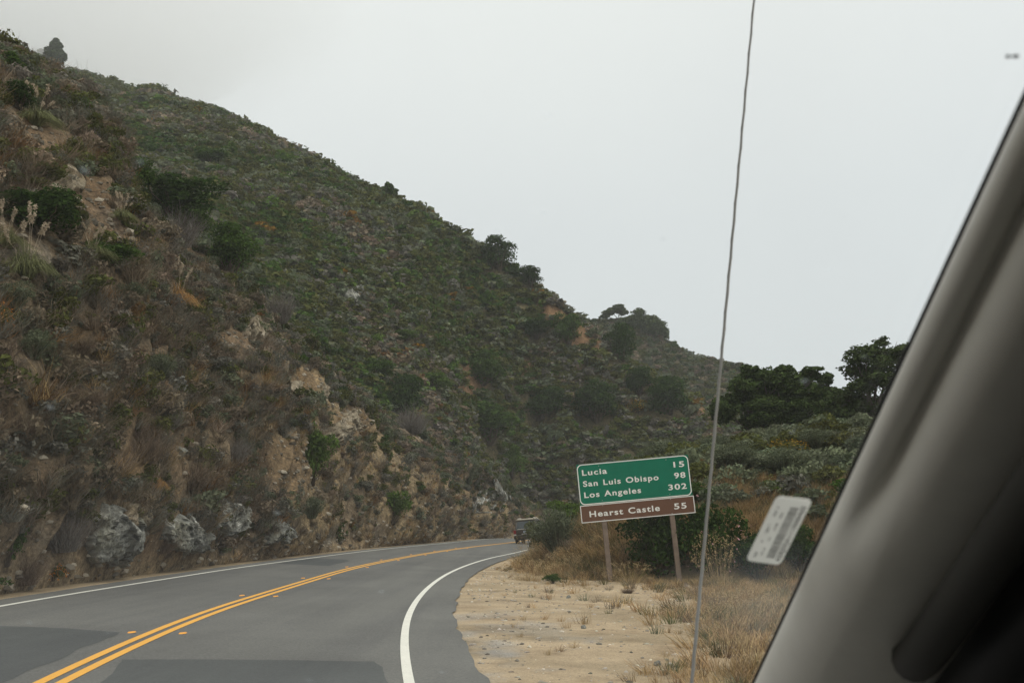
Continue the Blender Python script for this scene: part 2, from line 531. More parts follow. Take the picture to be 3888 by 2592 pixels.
SG = Surf(GV, len(gx), len(gy)); SG.dmax = 64.
fine = (GX > -16) & (GX < 46) & (GY > 4) & (GY < 92)

# ------------------------------------------------------------------ the cut slope (spur) beside the road
ky = [-12, 5, 19.5, 24, 32, 42, 55, 75, 97, 125]
TOE = CEN + NRM * (EL - .75)[:, None]
toeK = []
for y in ky:
    j = int(np.argmin(np.abs(TOE[:385, 1] - y))); q = TOE[j]; toeK.append((q[0], q[1], planez(q[0], q[1]) - .02))
toeK = np.array(toeK)
rid = [(-52, 2, 30), None]
ridK = np.array([(-50, 6, 31.), (-47., 24, 30.)] + [P(*map(float, q)) for q in
                [(0, 190, 50), (165, 520, 52), (580, 850, 55), (990, 1150, 60), (1240, 1390, 68), (1560, 1650, 86), (1800, 1770, 104), (1975, 1905, 132)]])
NU, NV = 620, 230
us = np.linspace(0, len(ky) - 1, NU)
# toe follows the road exactly
ty = np.interp(us, np.arange(len(ky)), ky); jj = np.interp(ty, TOE[:385, 1], np.arange(385))
T = np.stack([np.interp(jj, np.arange(NS), TOE[:, k]) for k in (0, 1)], 1); T = np.c_[T, planez(T[:, 0], T[:, 1]) - .03]
Rg = crom(ridK, NU, us)
vs = np.r_[np.linspace(0, 1, 190), 1 + np.linspace(0, 1, NV - 190 + 1)[1:]]
Dv = Rg - T; Ln = np.linalg.norm(Dv, axis=1)
side = np.cross(Dv, np.gradient(T, axis=0)); side /= np.linalg.norm(side, axis=1)[:, None]
side *= np.sign(side[:, 2])[:, None]
SV = np.zeros((NU, NV, 3)); awayv = Dv.copy(); awayv[:, 2] = 0; awayv /= np.linalg.norm(awayv, axis=1)[:, None]
for j, v in enumerate(vs):
    if v <= 1:
        SV[:, j] = T + Dv * v + side * (.085 * Ln * math.sin(math.pi * v ** .8))[:, None]
    else:
        w = v - 1
        SV[:, j] = Rg + awayv * (26 * w) + np.array([0, 0, 1.]) * (-2.0 * w - 7 * w * w)
SVf = SV.reshape(-1, 3); vg = np.broadcast_to(vs[None], (NU, NV)).ravel(); sg = np.repeat(side, NV, 0)
fade = sstep(0, .05, vg)
nb = fbm(SVf / 9., 4, 31); nr = fbm(SVf / np.array([3.2, 3.2, 2.2]), 4, 33, True); nf = fbm(SVf / .8, 3, 35)
gul = fbm(np.c_[np.repeat(us, NV) * 2.3, vg * 1.2, 0 * vg], 3, 37)
disp = fade * (.75 * nb + .25 * nr + .20 * nf + .55 * gul + .55 * fbm(np.c_[np.repeat(us, NV) * 5.0 - vg * 2.4, vg * 1.3, 0 * vg], 4, 47, True)) - .1 * fade
edge = sstep(.93, 1.0, vg) * .4
SVf = SVf + sg * (disp * (1 - edge))[:, None]
rockm = sstep(.35, .75, fbm(SVf / 2.2, 4, 43) + .25 * nb + .25 * sstep(.22, .03, vg)); tanm = sstep(.1, .5, fbm(SVf / 5., 3, 39) + .7 * sstep(4.3, 5.3, np.repeat(us, NV)) * (vg < .85) - .25)
orm = sstep(.15, .5, fbm(SVf / 4., 3, 41) + .15)
spx, spy, _ = proj(SVf); bareS = np.zeros(len(SVf))
for (x, y, rx, ry, q_) in ((150, 560, 110, 60, 1.3), (300, 760, 120, 70, 1.4), (420, 880, 90, 60, 1.3), (80, 470, 80, 50, 1.1), (1080, 1770, 90, 110, 1.3), (1330, 1610, 60, 60, 1.2), (700, 1680, 60, 30, 1.2), (130, 1780, 150, 30, 1.0), (520, 1360, 90, 50, 1.0),
                           (900, 1300, 110, 60, 1.0), (1150, 1480, 70, 60, 1.1), (620, 1480, 60, 40, 1.)):
    bareS = np.maximum(bareS, q_ * np.exp(-((spx - x) ** 2 / (2 * rx * rx) + (spy - y) ** 2 / (2 * ry * ry))))
bareS = sstep(.4, .8, bareS + .35 * fbm(SVf / 1.6, 4, 45))
st = np.array([.195, .15, .10])[None] * (1 + .25 * nf[:, None])
mix = lambda a, b, m: a * (1 - m[:, None]) + np.asarray(b)[None] * m[:, None]
st = mix(st, (.20, .135, .08), orm * .7); st = mix(st, (.29, .222, .13), tanm * .8); st = mix(st, (.22, .205, .175), rockm * .8)
st = mix(st, (.17, .112, .066), bareS * .6); st = mix(st, (.30, .235, .15), sstep(.03, .0, vg))
link('hillside', mesh('hillside', SVf, gridfaces(NU, NV)[:, ::-1], M['slope'], True, st), kind='structure')
SS = Surf(SVf, NU, NV)

# ------------------------------------------------------------------ the main hill behind
ridM = np.array([P(*map(float, q)) for q in [(-900, 130, 640), (-300, 235, 620), (60, 262, 560), (230, 292, 480), (460, 348, 340), (700, 410, 255), (1000, 530, 215), (1300, 680, 196),
                 (1620, 830, 188), (1880, 985, 185), (2030, 1090, 184), (2110, 1160, 182), (2230, 1255, 180), (2430, 1410, 176), (2640, 1535, 172), (2820, 1620, 168), (3300, 1760, 165), (4100, 1900, 160)]])
basM = np.array([P(*map(float, q)) for q in [(-900, 700, 120), (-300, 700, 112), (0, 720, 100), (250, 850, 98), (450, 1000, 95), (700, 1200, 95), (1000, 1430, 95), (1300, 1680, 100),
                 (1620, 1870, 112), (1860, 1975, 138), (1990, 1985, 150), (2070, 1985, 152), (2200, 1985, 152), (2450, 1960, 150), (2700, 1950, 146), (2850, 1940, 143), (3400, 1900, 142), (4100, 1880, 142)]])
NU2, NV2 = 420, 190
uh = np.linspace(0, len(ridM) - 1, NU2); A_, B_ = crom(basM, NU2, uh), crom(ridM, NU2, uh)
vh = np.r_[np.linspace(-.15, 1, 150), 1 + np.linspace(0, 1, NV2 - 150 + 1)[1:]]
HV = np.zeros((NU2, NV2, 3)); D2 = B_ - A_; L2 = np.linalg.norm(D2, axis=1)
aw = D2.copy(); aw[:, 2] = 0; aw /= np.linalg.norm(aw, axis=1)[:, None]
for j, v in enumerate(vh):
    if v <= 1: HV[:, j] = A_ + D2 * v + np.array([0, 0, 1.]) * (np.interp(uh, [0, 3, 6, 20], [.006, .008, .03, .04]) * L2 * math.sin(math.pi * max(v, 0)))[:, None]
    else:
        w = v - 1; HV[:, j] = B_ + aw * (70 * w) + np.array([0, 0, 1.]) * (-4 * w - 34 * w * w)
HVf = HV.reshape(-1, 3); vg2 = np.broadcast_to(vh[None], (NU2, NV2)).ravel(); ug2 = np.repeat(uh, NV2)
fd2 = 1 - .75 * sstep(.9, 1, vg2)
up2 = np.array([.25, -.55, .8])
HVf = HVf + up2 * ((2.2 * fbm(HVf / 26., 4, 51) + 2.4 * fbm(np.c_[ug2 * 1.5, vg2 * .9, 0 * vg2], 3, 53) + .5 * fbm(HVf / 5., 3, 55)) * fd2)[:, None]
hpx, hpy, _ = proj(HVf)
scree = np.zeros(len(HVf))
for (x, y, r, q) in ((2130, 1150, 75, 1.3), (2210, 1250, 60, 1.2), (2600, 1420, 70, 1.4), (2660, 1490, 60, 1.2), (2540, 1360, 45, 1), (1780, 1440, 60, .9), (2290, 1310, 45, .8), (2000, 1400, 50, .7)):
    scree = np.maximum(scree, q * np.exp(-((hpx - x) ** 2 + (hpy - y) ** 2) / (2 * r * r)))
scree = sstep(.35, .75, scree + .25 * fbm(HVf / 4., 3, 57))
ht = np.array([.105, .09, .05])[None] * (1 + .3 * fbm(HVf / 3., 3, 58)[:, None])
ht = mix(ht, (.22, .135, .075), scree)
link('hillside', mesh('far_hillside', HVf, gridfaces(NU2, NV2)[:, ::-1], M['slope'], True, ht), kind='structure')
SM = Surf(HVf, NU2, NV2)

ridF = np.array([P(*map(float, q)) for q in [(1500, 1120, 350), (1900, 1180, 345), (2150, 1215, 340), (2280, 1225, 335), (2400, 1225, 330), (2500, 1280, 325), (2600, 1345, 320), (2720, 1378, 312), (2840, 1408, 305), (3100, 1470, 295), (3600, 1590, 285), (4300, 1750, 280)]])
basF = np.array([P(float(x), float(y), float(d)) for x, y, d in [(1500, 1700, 235), (1900, 1750, 232), (2150, 1780, 230), (2280, 1790, 228), (2400, 1800, 226), (2500, 1810, 224), (2600, 1820, 222), (2720, 1830, 220), (2840, 1840, 218), (3100, 1850, 215), (3600, 1880, 212), (4300, 1900, 210)]])
NU3, NV3 = 160, 90
uf = np.linspace(0, len(ridF) - 1, NU3); A3, B3 = crom(basF, NU3, uf), crom(ridF, NU3, uf)
vf = np.r_[np.linspace(-.2, 1, 70), 1 + np.linspace(0, 1, NV3 - 70 + 1)[1:]]
FV = np.zeros((NU3, NV3, 3))
for j, v in enumerate(vf):
    FV[:, j] = A3 + (B3 - A3) * v if v <= 1 else B3 + np.array([0, 60., 0]) * (v - 1) + np.array([0, 0, -30.]) * (v - 1) ** 2
FVf = FV.reshape(-1, 3); FVf = FVf + up2 * (2.2 * fbm(FVf / 22., 4, 61) * (1 - .7 * sstep(.9, 1, np.broadcast_to(vf[None], (NU3, NV3)).ravel())))[:, None]
link('hillside', mesh('farthest_hillside', FVf, gridfaces(NU3, NV3)[:, ::-1], M['slope'], True, np.array([.12, .10, .06])[None] * np.ones((len(FVf), 1))), kind='structure')
SF = Surf(FVf, NU3, NV3)
SURF = dict(s=SS, m=SM, f=SF, g=SG)

# ------------------------------------------------------------------ plant generators (unit size: about 1 wide, 1 tall, base at the origin)
def rdir(rng, n):
    d = rng.normal(size=(n, 3)); return d / np.linalg.norm(d, axis=1)[:, None]


def leaves(rng, pos, nrm, size, asp=1.7):
    """one lozenge per leaf clump"""
    n = len(pos); nn = nrm + .9 * rdir(rng, n); nn /= np.linalg.norm(nn, axis=1)[:, None]
    a = np.cross(nn, rdir(rng, n)); a /= np.linalg.norm(a, axis=1)[:, None] + 1e-9; b = np.cross(nn, a)
    s = size * (.6 + .8 * rng.random(n))[:, None]
    V = np.stack([pos - a * s * asp * .5, pos - b * s * .5 + nn * s * .12, pos + a * s * asp * .5, pos + b * s * .5 + nn * s * .12], 1).reshape(-1, 3)
    return V, np.arange(n * 4).reshape(n, 4)


def crown(rng, n, lumps=9, size=.06, zc=.5, rz=.5, rxy=.5, lr=(.2, .34), flat=0):
    """leaf clumps on the shells of many uneven sub-crowns"""
    cs = rdir(rng, lumps) * (rng.random(lumps) ** .5)[:, None] * np.array([rxy * .72, rxy * .72, rz * .72]) + np.array([0, 0, zc])
    rr = rng.uniform(*lr, lumps)
    w = rr ** 2; k = rng.choice(lumps, n, p=w / w.sum())
    d = rdir(rng, n); d[:, 2] = np.where((d[:, 2] < -.2) & (rng.random(n) < .6), -d[:, 2], d[:, 2])
    r = rr[k] * (.55 + .5 * rng.random(n) ** .6) * (1 + .25 * vnoise(d * 2.3 + k[:, None] * 7.1, 5))
    pos = cs[k] + d * r[:, None] * np.array([1, 1, rz / max(rxy, .01) * .85])
    ok = pos[:, 2] > .015; pos, d = pos[ok], d[ok]
    return leaves(rng, pos, d, size)


def twigs(rng, n, spread=.5, height=.9, w=.008, seg=4, r0=.06, droop=.1, wig=.06, hvar=.5):
    """thin curved ribbons fanning from the base"""
    th = rng.random(n) * 2 * np.pi; e = np.sqrt(rng.random(n)) * spread; h = height * (1 - hvar * rng.random(n)) * np.sqrt(np.clip(1 - .6 * (e / max(spread, 1e-6)) ** 2, .1, 1))
    dirx = np.stack([np.cos(th), np.sin(th), 0 * th], 1)
    b = dirx * (rng.random(n) * r0)[:, None]
    t = np.linspace(0, 1, seg + 1)
    pts = b[:, None] + dirx[:, None] * (e[:, None] * t ** 1.3)[:, :, None]
    pts[:, :, 2] += h[:, None] * (t - droop * t ** 3 * (1 + e[:, None] * 2))
    pts[:, 1:] += rng.normal(size=(n, seg, 3)) * wig * t[None, 1:, None]
    sd = rdir(rng, n); sd[:, 2] *= .2; sd /= np.linalg.norm(sd, axis=1)[:, None]
    wd = (w * (1 - .85 * t))[None, :, None]
    V = np.stack([pts - sd[:, None] * wd, pts + sd[:, None] * wd], 2).reshape(-1, 3)
    q = np.arange(n)[:, None] * (seg + 1) * 2 + np.arange(seg)[None] * 2; q = q.ravel()
    return V, np.stack([q, q + 1, q + 3, q + 2], 1)


def merge(*parts):
    Vs, Fs, n = [], [], 0
    for V, Fc in parts: Vs.append(V); Fs.append(Fc + n); n += len(V)
    return np.concatenate(Vs), np.concatenate(Fs)


def branchy(rng, n=60, h=.85, spread=.42, w=.02):
    """brush: twigs that fork, finer twigs on top of coarse ones"""
    return merge(twigs(rng, n // 4, spread * .8, h * .7, w, 4, .05, .05, .05), twigs(rng, n, spread, h, w * .45, 4, .12, .05, .07, .6))


def scatter(name, protos, pos, scale, tint, material, rng, lean=.12, label=None, sz=None, cat=None, avoid=True):
    """many small plants as one mass"""
    if avoid and HERO:
        hc = np.array([h_[0] for h_ in HERO]); hr = np.array([h_[1] for h_ in HERO]); keep = np.ones(len(pos), bool)
        for c0 in range(0, len(pos), 4000):
            dd = np.linalg.norm(pos[c0:c0 + 4000, None] - hc[None], axis=2); keep[c0:c0 + 4000] = (dd > hr[None]).all(1)
        pos, scale, tint = pos[keep], np.asarray(scale)[keep], tint[keep]; sz = None if sz is None else sz[keep]
    n = len(pos); k = rng.integers(0, len(protos), n); Vs, Fs, Ts, c = [], [], [], 0
    yaw = rng.random(n) * 2 * np.pi; lx = rng.normal(size=(n, 2)) * lean
    sz = np.ones(n) if sz is None else sz
    for q, (PV, PF) in enumerate(protos):
        ids = np.nonzero(k == q)[0]
        if not len(ids): continue
        m = len(ids); cs, sn = np.cos(yaw[ids])[:, None], np.sin(yaw[ids])[:, None]
        X = PV[None, :, 0] * cs - PV[None, :, 1] * sn; Y = PV[None, :, 0] * sn + PV[None, :, 1] * cs; Z = np.broadcast_to(PV[None, :, 2], X.shape)
        s = scale[ids][:, None]
        W = np.stack([X * s + lx[ids, :1] * Z * s, Y * s + lx[ids, 1:] * Z * s, Z * s * sz[ids][:, None]], 2) + pos[ids][:, None]
        Vs.append(W.reshape(-1, 3)); Fs.append((PF[None] + (np.arange(m) * len(PV))[:, None, None]).reshape(-1, PF.shape[1]) + c); c += m * len(PV)
        Ts.append(np.repeat(tint[ids], len(PV), 0))
    me = mesh(name, np.concatenate(Vs), np.concatenate(Fs), material, False, np.concatenate(Ts))
    o = link(name, me, kind='stuff')
    if label: o['label'] = label
    if cat: o['category'] = cat
    return o


def tints(rng, n, table, var=.18, patch=None):
    """species colours picked by weight; patch (n,) shifts the pick so that species grow in drifts"""
    names = [t[0] for t in table]; w = np.array([t[1] for t in table], float); c = np.cumsum(w / w.sum())
    u = rng.random(n) if patch is None else np.clip(.55 * rng.random(n) + .45 * (patch * .9 + .5), 0, .999)
    k = np.searchsorted(c, u); T = np.array([COL[names[i]] for i in k])
    return T * (1 + var * rng.normal(size=(n, 1))).clip(.5, 1.6) * (1 + .025 * rng.normal(size=(n, 3)))


# ------------------------------------------------------------------ single plants
BANK = {}


def bank(kind):
    """unit-sized part meshes of a kind of plant, made once: [variant][(part name, mesh)]"""
    if kind in BANK: return BANK[kind]
    rg = np.random.default_rng(sum(map(ord, kind))); out = []
    for v in range(3):
        L = []
        if kind in ('green', 'deep', 'bright', 'olive'):
            L.append(('foliage', mesh('foliage', *crown(rg, 5200, 20, .030, .48, .48, .5, (.12, .24)), M[kind])))
            L.append(('branches', mesh('branches', *twigs(rg, 26, .36, .8, .016, 5, .05, 0, .05), M['stem'])))
        elif kind == 'conifer':
            V1 = [crown(rg, 420, 8, .05, .2 + .13 * t, .12, .36 * (1 - t / 7.), (.1, .16)) for t in range(6)]
            L.append(('foliage', mesh('foliage', *merge(*V1), M['green'])))
            L.append(('trunk', mesh('trunk', *twigs(rg, 5, .02, .8, .03, 4, .02, 0, .01), M['stem'])))
        elif kind == 'sage':
            L.append(('foliage', mesh('foliage', *merge(crown(rg, 3000, 18, .025, .42, .42, .5, (.12, .22)), twigs(rg, 240, .5, .95, .012, 4, .12, .02, .03, .35)), M['sage'])))
            L.append(('branches', mesh('branches', *twigs(rg, 50, .42, .7, .008, 4, .1, 0, .05), M['stem'])))
        elif kind in ('dead', 'brown'):
            mm = M['deadtwig'] if kind == 'dead' else M['browntwig']
            L.append(('twigs', mesh('twigs', *merge(twigs(rg, 420, .5, .95, .0045, 5, .22, .03, .05, .6), twigs(rg, 260, .42, .8, .006, 5, .15, .0, .08, .7)), mm)))
            L.append(('branches', mesh('branches', *twigs(rg, 34, .42, .8, .012, 5, .06, 0, .05), M['stem'])))
        elif kind in ('pampas', 'golden'):
            mm = M['pampas'] if kind == 'pampas' else M['goldblade']
            L.append(('blades', mesh('blades', *merge(twigs(rg, 460, .55, .95, .010, 6, .10, .55, .02, .45), twigs(rg, 160, .25, .85, .009, 5, .08, .2, .02, .4)), mm)))
            st_ = twigs(rg, 9, .35, 1.35, .007, 5, .06, .05, .02, .25)
            tips = st_[0].reshape(9, 6, 2, 3).mean(2); pl = []
            for q in range(9):
                a_, b_ = tips[q, 4], tips[q, 5]; tt_ = rg.random(70)[:, None]
                pl.append(leaves(rg, a_ + (b_ - a_) * tt_ * 1.15 + rg.normal(size=(70, 3)) * .012, rdir(rg, 70), .02, 2.6))
            for q in range(9): L.append(('plume', mesh('plume', *merge((st_[0][q * 12:q * 12 + 12], np.array([[a, a + 1, a + 3, a + 2] for a in (0, 2, 4, 6, 8)])), pl[q]), M['plume'])))
        elif kind in ('poppy', 'pinkshrub', 'yellowshrub'):
            base = dict(poppy='olive', pinkshrub='deep', yellowshrub='olive')[kind]; fm = dict(poppy='orangeflower', pinkshrub='pinkflower', yellowshrub='yellowflower')[kind]
            nf_, sf_ = dict(poppy=(240, .055), pinkshrub=(26, .03), yellowshrub=(420, .036))[kind]
            L.append(('foliage', mesh('foliage', *crown(rg, 3600, 16, .030, .45, .45, .5, (.14, .25)), M[base])))
            pf = rdir(rg, nf_) * np.array([.5, .5, .5]) * (.82 + .25 * rg.random((nf_, 1))); pf[:, 2] = np.abs(pf[:, 2]) + .45 * rg.random(nf_)
            L.append(('flowers', mesh('flowers', *leaves(rg, pf, np.tile([0, -.3, 1.], (nf_, 1)), sf_, 1.1), M[fm])))
            L.append(('branches', mesh('branches', *twigs(rg, 26, .4, .8, .012, 4, .08, 0, .05), M['stem'])))
        elif kind == 'wildoat':
            stx = twigs(rg, 90, .5, 1.0, .0035, 5, .3, .08, .02, .45); tp = stx[0].reshape(90, 6, 2, 3).mean(2)
            ps = (tp[:, 4:5] + (tp[:, 5:6] - tp[:, 4:5]) * rg.random((90, 7, 1)) + rg.normal(size=(90, 7, 3)) * .022).reshape(-1, 3)
            L.append(('stalks', mesh('stalks', *merge(stx, twigs(rg, 160, .45, .5, .005, 4, .35, .3, .03)), M['strawblade'])))
            L.append(('seed_heads', mesh('seed_heads', *leaves(rg, ps, rdir(rg, len(ps)), .014, 2.6), M['strawblade'])))
        out.append(L)
    BANK[kind] = out; return out


CNT = {}; HERO = []
rh = np.random.default_rng(23)


def plant(kind, surf, px, py, wpx, hpx, label, name='shrub', cat='shrub', group=None, at=None):
    """px, py: foot of the plant in the photograph; wpx, hpx: its size there"""
    if at is not None:
        q = P(float(px), float(py), float(at)); q[2] = hgt(q[:1], q[1:2])[0][0]
    else: q = SURF[surf].hit(px, py)
    d = (q - CAM) @ FWD
    v = CNT.get(kind, 0); CNT[kind] = v + 1
    tc_ = (CAM - q) / np.linalg.norm(CAM - q)
    for f_, r_ in (((.15, .62), (.75, .55)) if surf == 's' else ((.1, .45),)): HERO.append((q + (tc_ * f_ + np.array([0, 0, .12])) * wpx * d / F, r_ * wpx * d / F))
    o = thing(name, label, cat, q - np.array([0, 0, .04 * hpx * d / F]), rh.random() * 6.28, group)
    w, h = wpx * d / F, hpx * d / F
    if kind in ('pampas', 'golden'): h *= .85
    for pn, me in bank(kind)[v % 3]:
        c = link(pn, me, o, kind='stuff' if pn in ('flowers', 'seed_heads', 'stalks', 'blades', 'twigs', 'branches', 'foliage') else None)
    o.scale = (w * 1.12, w * 1.12, h * 1.12)
    return o


def ov(v): return v * 1.6531     # positions noted on a 2352-pixel-wide view


GS = 'dark green shrubs on the slopes'
for a_ in [
    ('bright', 's', 718, 1108, 120, 165, 'tall bright green shrub low on the cut slope above the pale grassy bank'),
    ('bright', 's', 902, 1200, 92, 82, 'round dark green shrub low above the road just left of the distant vehicle'),
    ('green', 's', 22, 1290, 110, 170, 'leafy green shrub at the road edge, cut by the left border'),
    ('deep', 's', 95, 540, 200, 130, 'broad dark green shrub beside the upper pampas grass on the left border'),
    ('green', 's', 250, 610, 130, 55, 'low spreading green shrub under the two middle pampas clumps'),
    ('deep', 's', 195, 385, 130, 130, 'dark green shrub on the crest beside the pale upper rocks'),
    ('deep', 's', 410, 460, 210, 115, 'large dark green thicket on the crest above the grey dead bush'),
    ('green', 's', 605, 550, 130, 120, 'dark green bush on the crest at the right end of the upper thickets'),
    ('green', 's', 300, 450, 120, 90, 'green bush on the crest left of the large thicket'),
    ('green', 's', 505, 500, 110, 80, 'green bush on the crest between the large thicket and its right-hand neighbour'),
    ('deep', 's', 50, 250, 90, 70, 'dark bush near the top left corner above the first pampas clump'),
    ('green', 's', 20, 165, 60, 50, 'green bush at the left border near the hilltop'),
    ('deep', 'm', 925, 965, 110, 120, 'dark green bush in the gully right of the rocky outcrop'),
    ('green', 'm', 1125, 1020, 160, 95, 'wide green bush low in the gully above the roadside rocks'),
    ('deep', 'm', 1150, 618, 85, 80, 'dark green bush standing on the skyline at the shoulder of the hill'),
    ('deep', 'm', 1222, 655, 70, 55, 'dark bush on the skyline right above the orange bare patch'),
    ('green', 'm', 1308, 796, 62, 82, 'rounded upright green tree-like bush below the bare orange ridge'),
    ('deep', 'm', 1232, 775, 75, 50, 'low dark green bush left of the upright rounded one below the ridge'),
    ('deep', 'm', 1440, 815, 75, 85, 'dark green bush on the ridge under the far hilltop trees'),
    ('deep', 'm', 1375, 965, 120, 100, 'dark mass of shrub above the sign on the lower hill'),
    ('deep', 'm', 1240, 960, 110, 85, 'dark green shrub low on the hill above and left of the sign'),
    ('green', 'm', 1110, 880, 130, 80, 'green shrub midway down the hill above the gully'),
    ('deep', 'm', 1540, 950, 110, 85, 'dark shrub at the foot of the reddish scree'),
    ('bright', 'm', 1000, 895, 90, 50, 'yellow green bush left of the mid-hill green shrub'),
    ('bright', 'm', 1180, 1100, 70, 90, 'light green bush beside the road rocks behind the distant vehicle'),
    ('green', 'm', 860, 870, 90, 55, 'small green bush on the hill just right of the outcrop top'),
    ('bright', 'm', 930, 780, 70, 30, 'small yellow green bush in the middle of the big hill'),
    ('deep', 'm', 315, 250, 70, 35, 'dark green bush high on the big hill below the foggy tree'),
    ('green', 'm', 480, 375, 80, 40, 'green bush high on the big hill, upper middle of the slope'),
    ('deep', 'm', 1470, 905, 70, 70, 'dark bush against the left edge of the reddish scree'),
]:
    plant(a_[0], a_[1], ov(a_[2]), ov(a_[3]), ov(a_[4]), ov(a_[5]), a_[6], 'green_shrub', 'shrub', GS)
for a_ in [
    ('sage', 's', 362, 870, 85, 70, 'grey green sagebrush alone in the middle of the brown slope'),
    ('sage', 's', 35, 700, 90, 80, 'grey sagebrush at the left border under the pampas clumps'),
    ('sage', 's', 215, 745, 110, 50, 'wide grey sagebrush above the dark twiggy clump'),
    ('sage', 's', 90, 815, 100, 70, 'grey green sagebrush left of the dark twiggy clump'),
    ('sage', 's', 470, 620, 70, 40, 'small sagebrush beside the golden grass clump'),
    ('sage', 's', 300, 690, 90, 45, 'sagebrush above the lone middle sagebrush on the slope'),
    ('sage', 's', 715, 1190, 75, 60, 'low green grey bush on the pale grassy bank'),
    ('sage', 's', 1075, 1110, 60, 70, 'sagebrush beside the last roadside rocks before the bend'),
]:
    plant(a_[0], a_[1], ov(a_[2]), ov(a_[3]), ov(a_[4]), ov(a_[5]), a_[6], 'sagebrush', 'shrub', 'sagebrush on the cut slope')
for a_ in [
    ('dead', 's', 410, 565, 120, 105, 'large grey leafless bush on the crest below the dark thicket'),
    ('dead', 's', 640, 735, 100, 95, 'grey leafless bush on the crest just above the rocky outcrop'),
    ('dead', 's', 145, 1255, 130, 125, 'grey twiggy dead bush beside the green shrub at the lower left'),
    ('brown', 's', 205, 935, 90, 65, 'dark brown dead bush in the middle left of the slope'),
    ('brown', 's', 330, 1060, 120, 100, 'large brown dead bush below the lone sagebrush'),
    ('brown', 's', 440, 1120, 130, 100, 'brown dead bush left of the tall bright green shrub'),
    ('brown', 's', 185, 815, 100, 60, 'dark tangled dead clump below the wide sagebrush'),
    ('dead', 's', 965, 965, 90, 80, 'grey dead bush right of the outcrop beside the gully'),
    ('brown', 's', 60, 1000, 110, 90, 'brown dead bush at the left border halfway down the slope'),
    ('dead', 's', 540, 1060, 90, 70, 'grey brown dead bush up-slope of the pale grassy bank'),
    ('brown', 's', 60, 1345, 120, 100, 'dark brown brush at the road edge by the orange flowers'),
    ('brown', 's', 375, 1265, 90, 60, 'low brown dead bush between the roadside rocks'),
]:
    plant(a_[0], a_[1], ov(a_[2]), ov(a_[3]), ov(a_[4]), ov(a_[5]), a_[6], 'dead_bush', 'dead bush', 'leafless dead bushes on the cut slope')
for a_ in [
    ('pampas', 's', 80, 280, 110, 100, 'uppermost pampas grass clump near the top of the slope'),
    ('pampas', 's', 75, 640, 130, 150, 'largest pampas grass clump with several pale plumes at the left border'),
    ('pampas', 's', 210, 590, 95, 80, 'pampas grass clump above the low green shrub, middle of three'),
    ('pampas', 's', 278, 505, 65, 65, 'smaller pampas grass clump beside the reddish bare soil'),
    ('pampas', 's', 20, 560, 90, 100, 'pampas grass clump cut by the left border with leaning plumes'),
]:
    plant(a_[0], a_[1], ov(a_[2]), ov(a_[3]), ov(a_[4]), ov(a_[5]), a_[6], 'pampas_grass', 'grass clump', 'pampas grass clumps on the upper slope')
plant('golden', 's', ov(403), ov(700), ov(90), ov(110), 'golden orange dry grass clump standing out on the slope', 'grass_clump', 'grass clump')
plant('golden', 's', ov(362), ov(1125), ov(45), ov(60), 'small golden dry grass clump in the brown brush above the rocks', 'grass_clump', 'grass clump')
plant('poppy', 's', ov(130), ov(1330), ov(62), ov(45), 'orange flowering plant at the road edge on the left', 'flowering_plant', 'flowers')
plant('poppy', 's', ov(8), ov(745), ov(50), ov(70), 'orange brown flowering bush cut by the left border', 'flowering_plant', 'flowers')
plant('yellowshrub', 'm', ov(1462), ov(945), ov(50), ov(35), 'yellow flowering shrub on the lower hill above the sign', 'flowering_plant', 'flowers')
plant('yellowshrub', 'm', ov(255), ov(275), ov(40), ov(18), 'yellow flowering patch high on the big hill near the foggy tree', 'flowering_plant', 'flowers')

# mound behind the sign
GM = 'sagebrush on the mound behind the sign'
for a_ in [
    ('sage', 1420, 1040, 110, 60, 'sagebrush on top of the mound above the green sign panel, left one'),
    ('sage', 1520, 1040, 120, 65, 'sagebrush on top of the mound above the right end of the sign'),
    ('sage', 1670, 1080, 130, 75, 'pale sagebrush on the mound right of the car antenna'),
    ('sage', 1810, 1090, 130, 80, 'sagebrush on the mound beside the bare earth patch'),
    ('sage', 1650, 1040, 100, 55, 'small sagebrush at the foot of the dark oak'),
    ('sage', 1880, 1030, 110, 60, 'sagebrush on the mound next to the car pillar'),
]:
    plant(a_[0], 'g', ov(a_[1]), ov(a_[2]), ov(a_[3]), ov(a_[4]), a_[5], 'sagebrush', 'shrub', GM)
for a_ in [
    ('deep', 1508, 1310, 150, 165, 'dark green shrub directly behind the two sign posts'),
    ('pinkshrub', 1625, 1310, 170, 200, 'tall dark shrub with pink flowers right of the sign behind the antenna'),
    ('pinkshrub', 1740, 1320, 130, 130, 'green shrub with a few pink flowers behind the windshield sticker'),
    ('bright', 1270, 1165, 95, 85, 'yellow green shrub on the mound left of the sign'),
    ('green', 1225, 1160, 60, 55, 'green bush on the mound edge above the distant vehicle'),
    ('deep', 1840, 1290, 110, 110, 'dark green bush between the sticker and the car pillar'),
    ('green', 1600, 1145, 90, 50, 'green shrub peeking over the right end of the sign'),
    ('bright', 1780, 1130, 70, 40, 'small yellow green bush on the mound right of the antenna'),
]:
    plant(a_[0], 'g', ov(a_[1]), ov(a_[2]), ov(a_[3]), ov(a_[4]), a_[5], 'green_shrub', 'shrub', 'green shrubs on the mound')
plant('sage', 'g', 2130, 2150, 190, 205, 'large dark sagebrush at the road bend left of the sign', 'sagebrush', 'shrub', GM, at=37.6)
plant('olive', 'g', 2052, 2105, 112, 125, 'olive bush in front of the distant vehicle', 'green_shrub', 'shrub', 'green shrubs on the mound', at=60)
plant('wildoat', 'g', 2010, 2120, 80, 90, 'dry grass clump under the distant vehicle', 'grass_clump', 'grass clump', 'dry grass clumps beside the turnout', at=52)
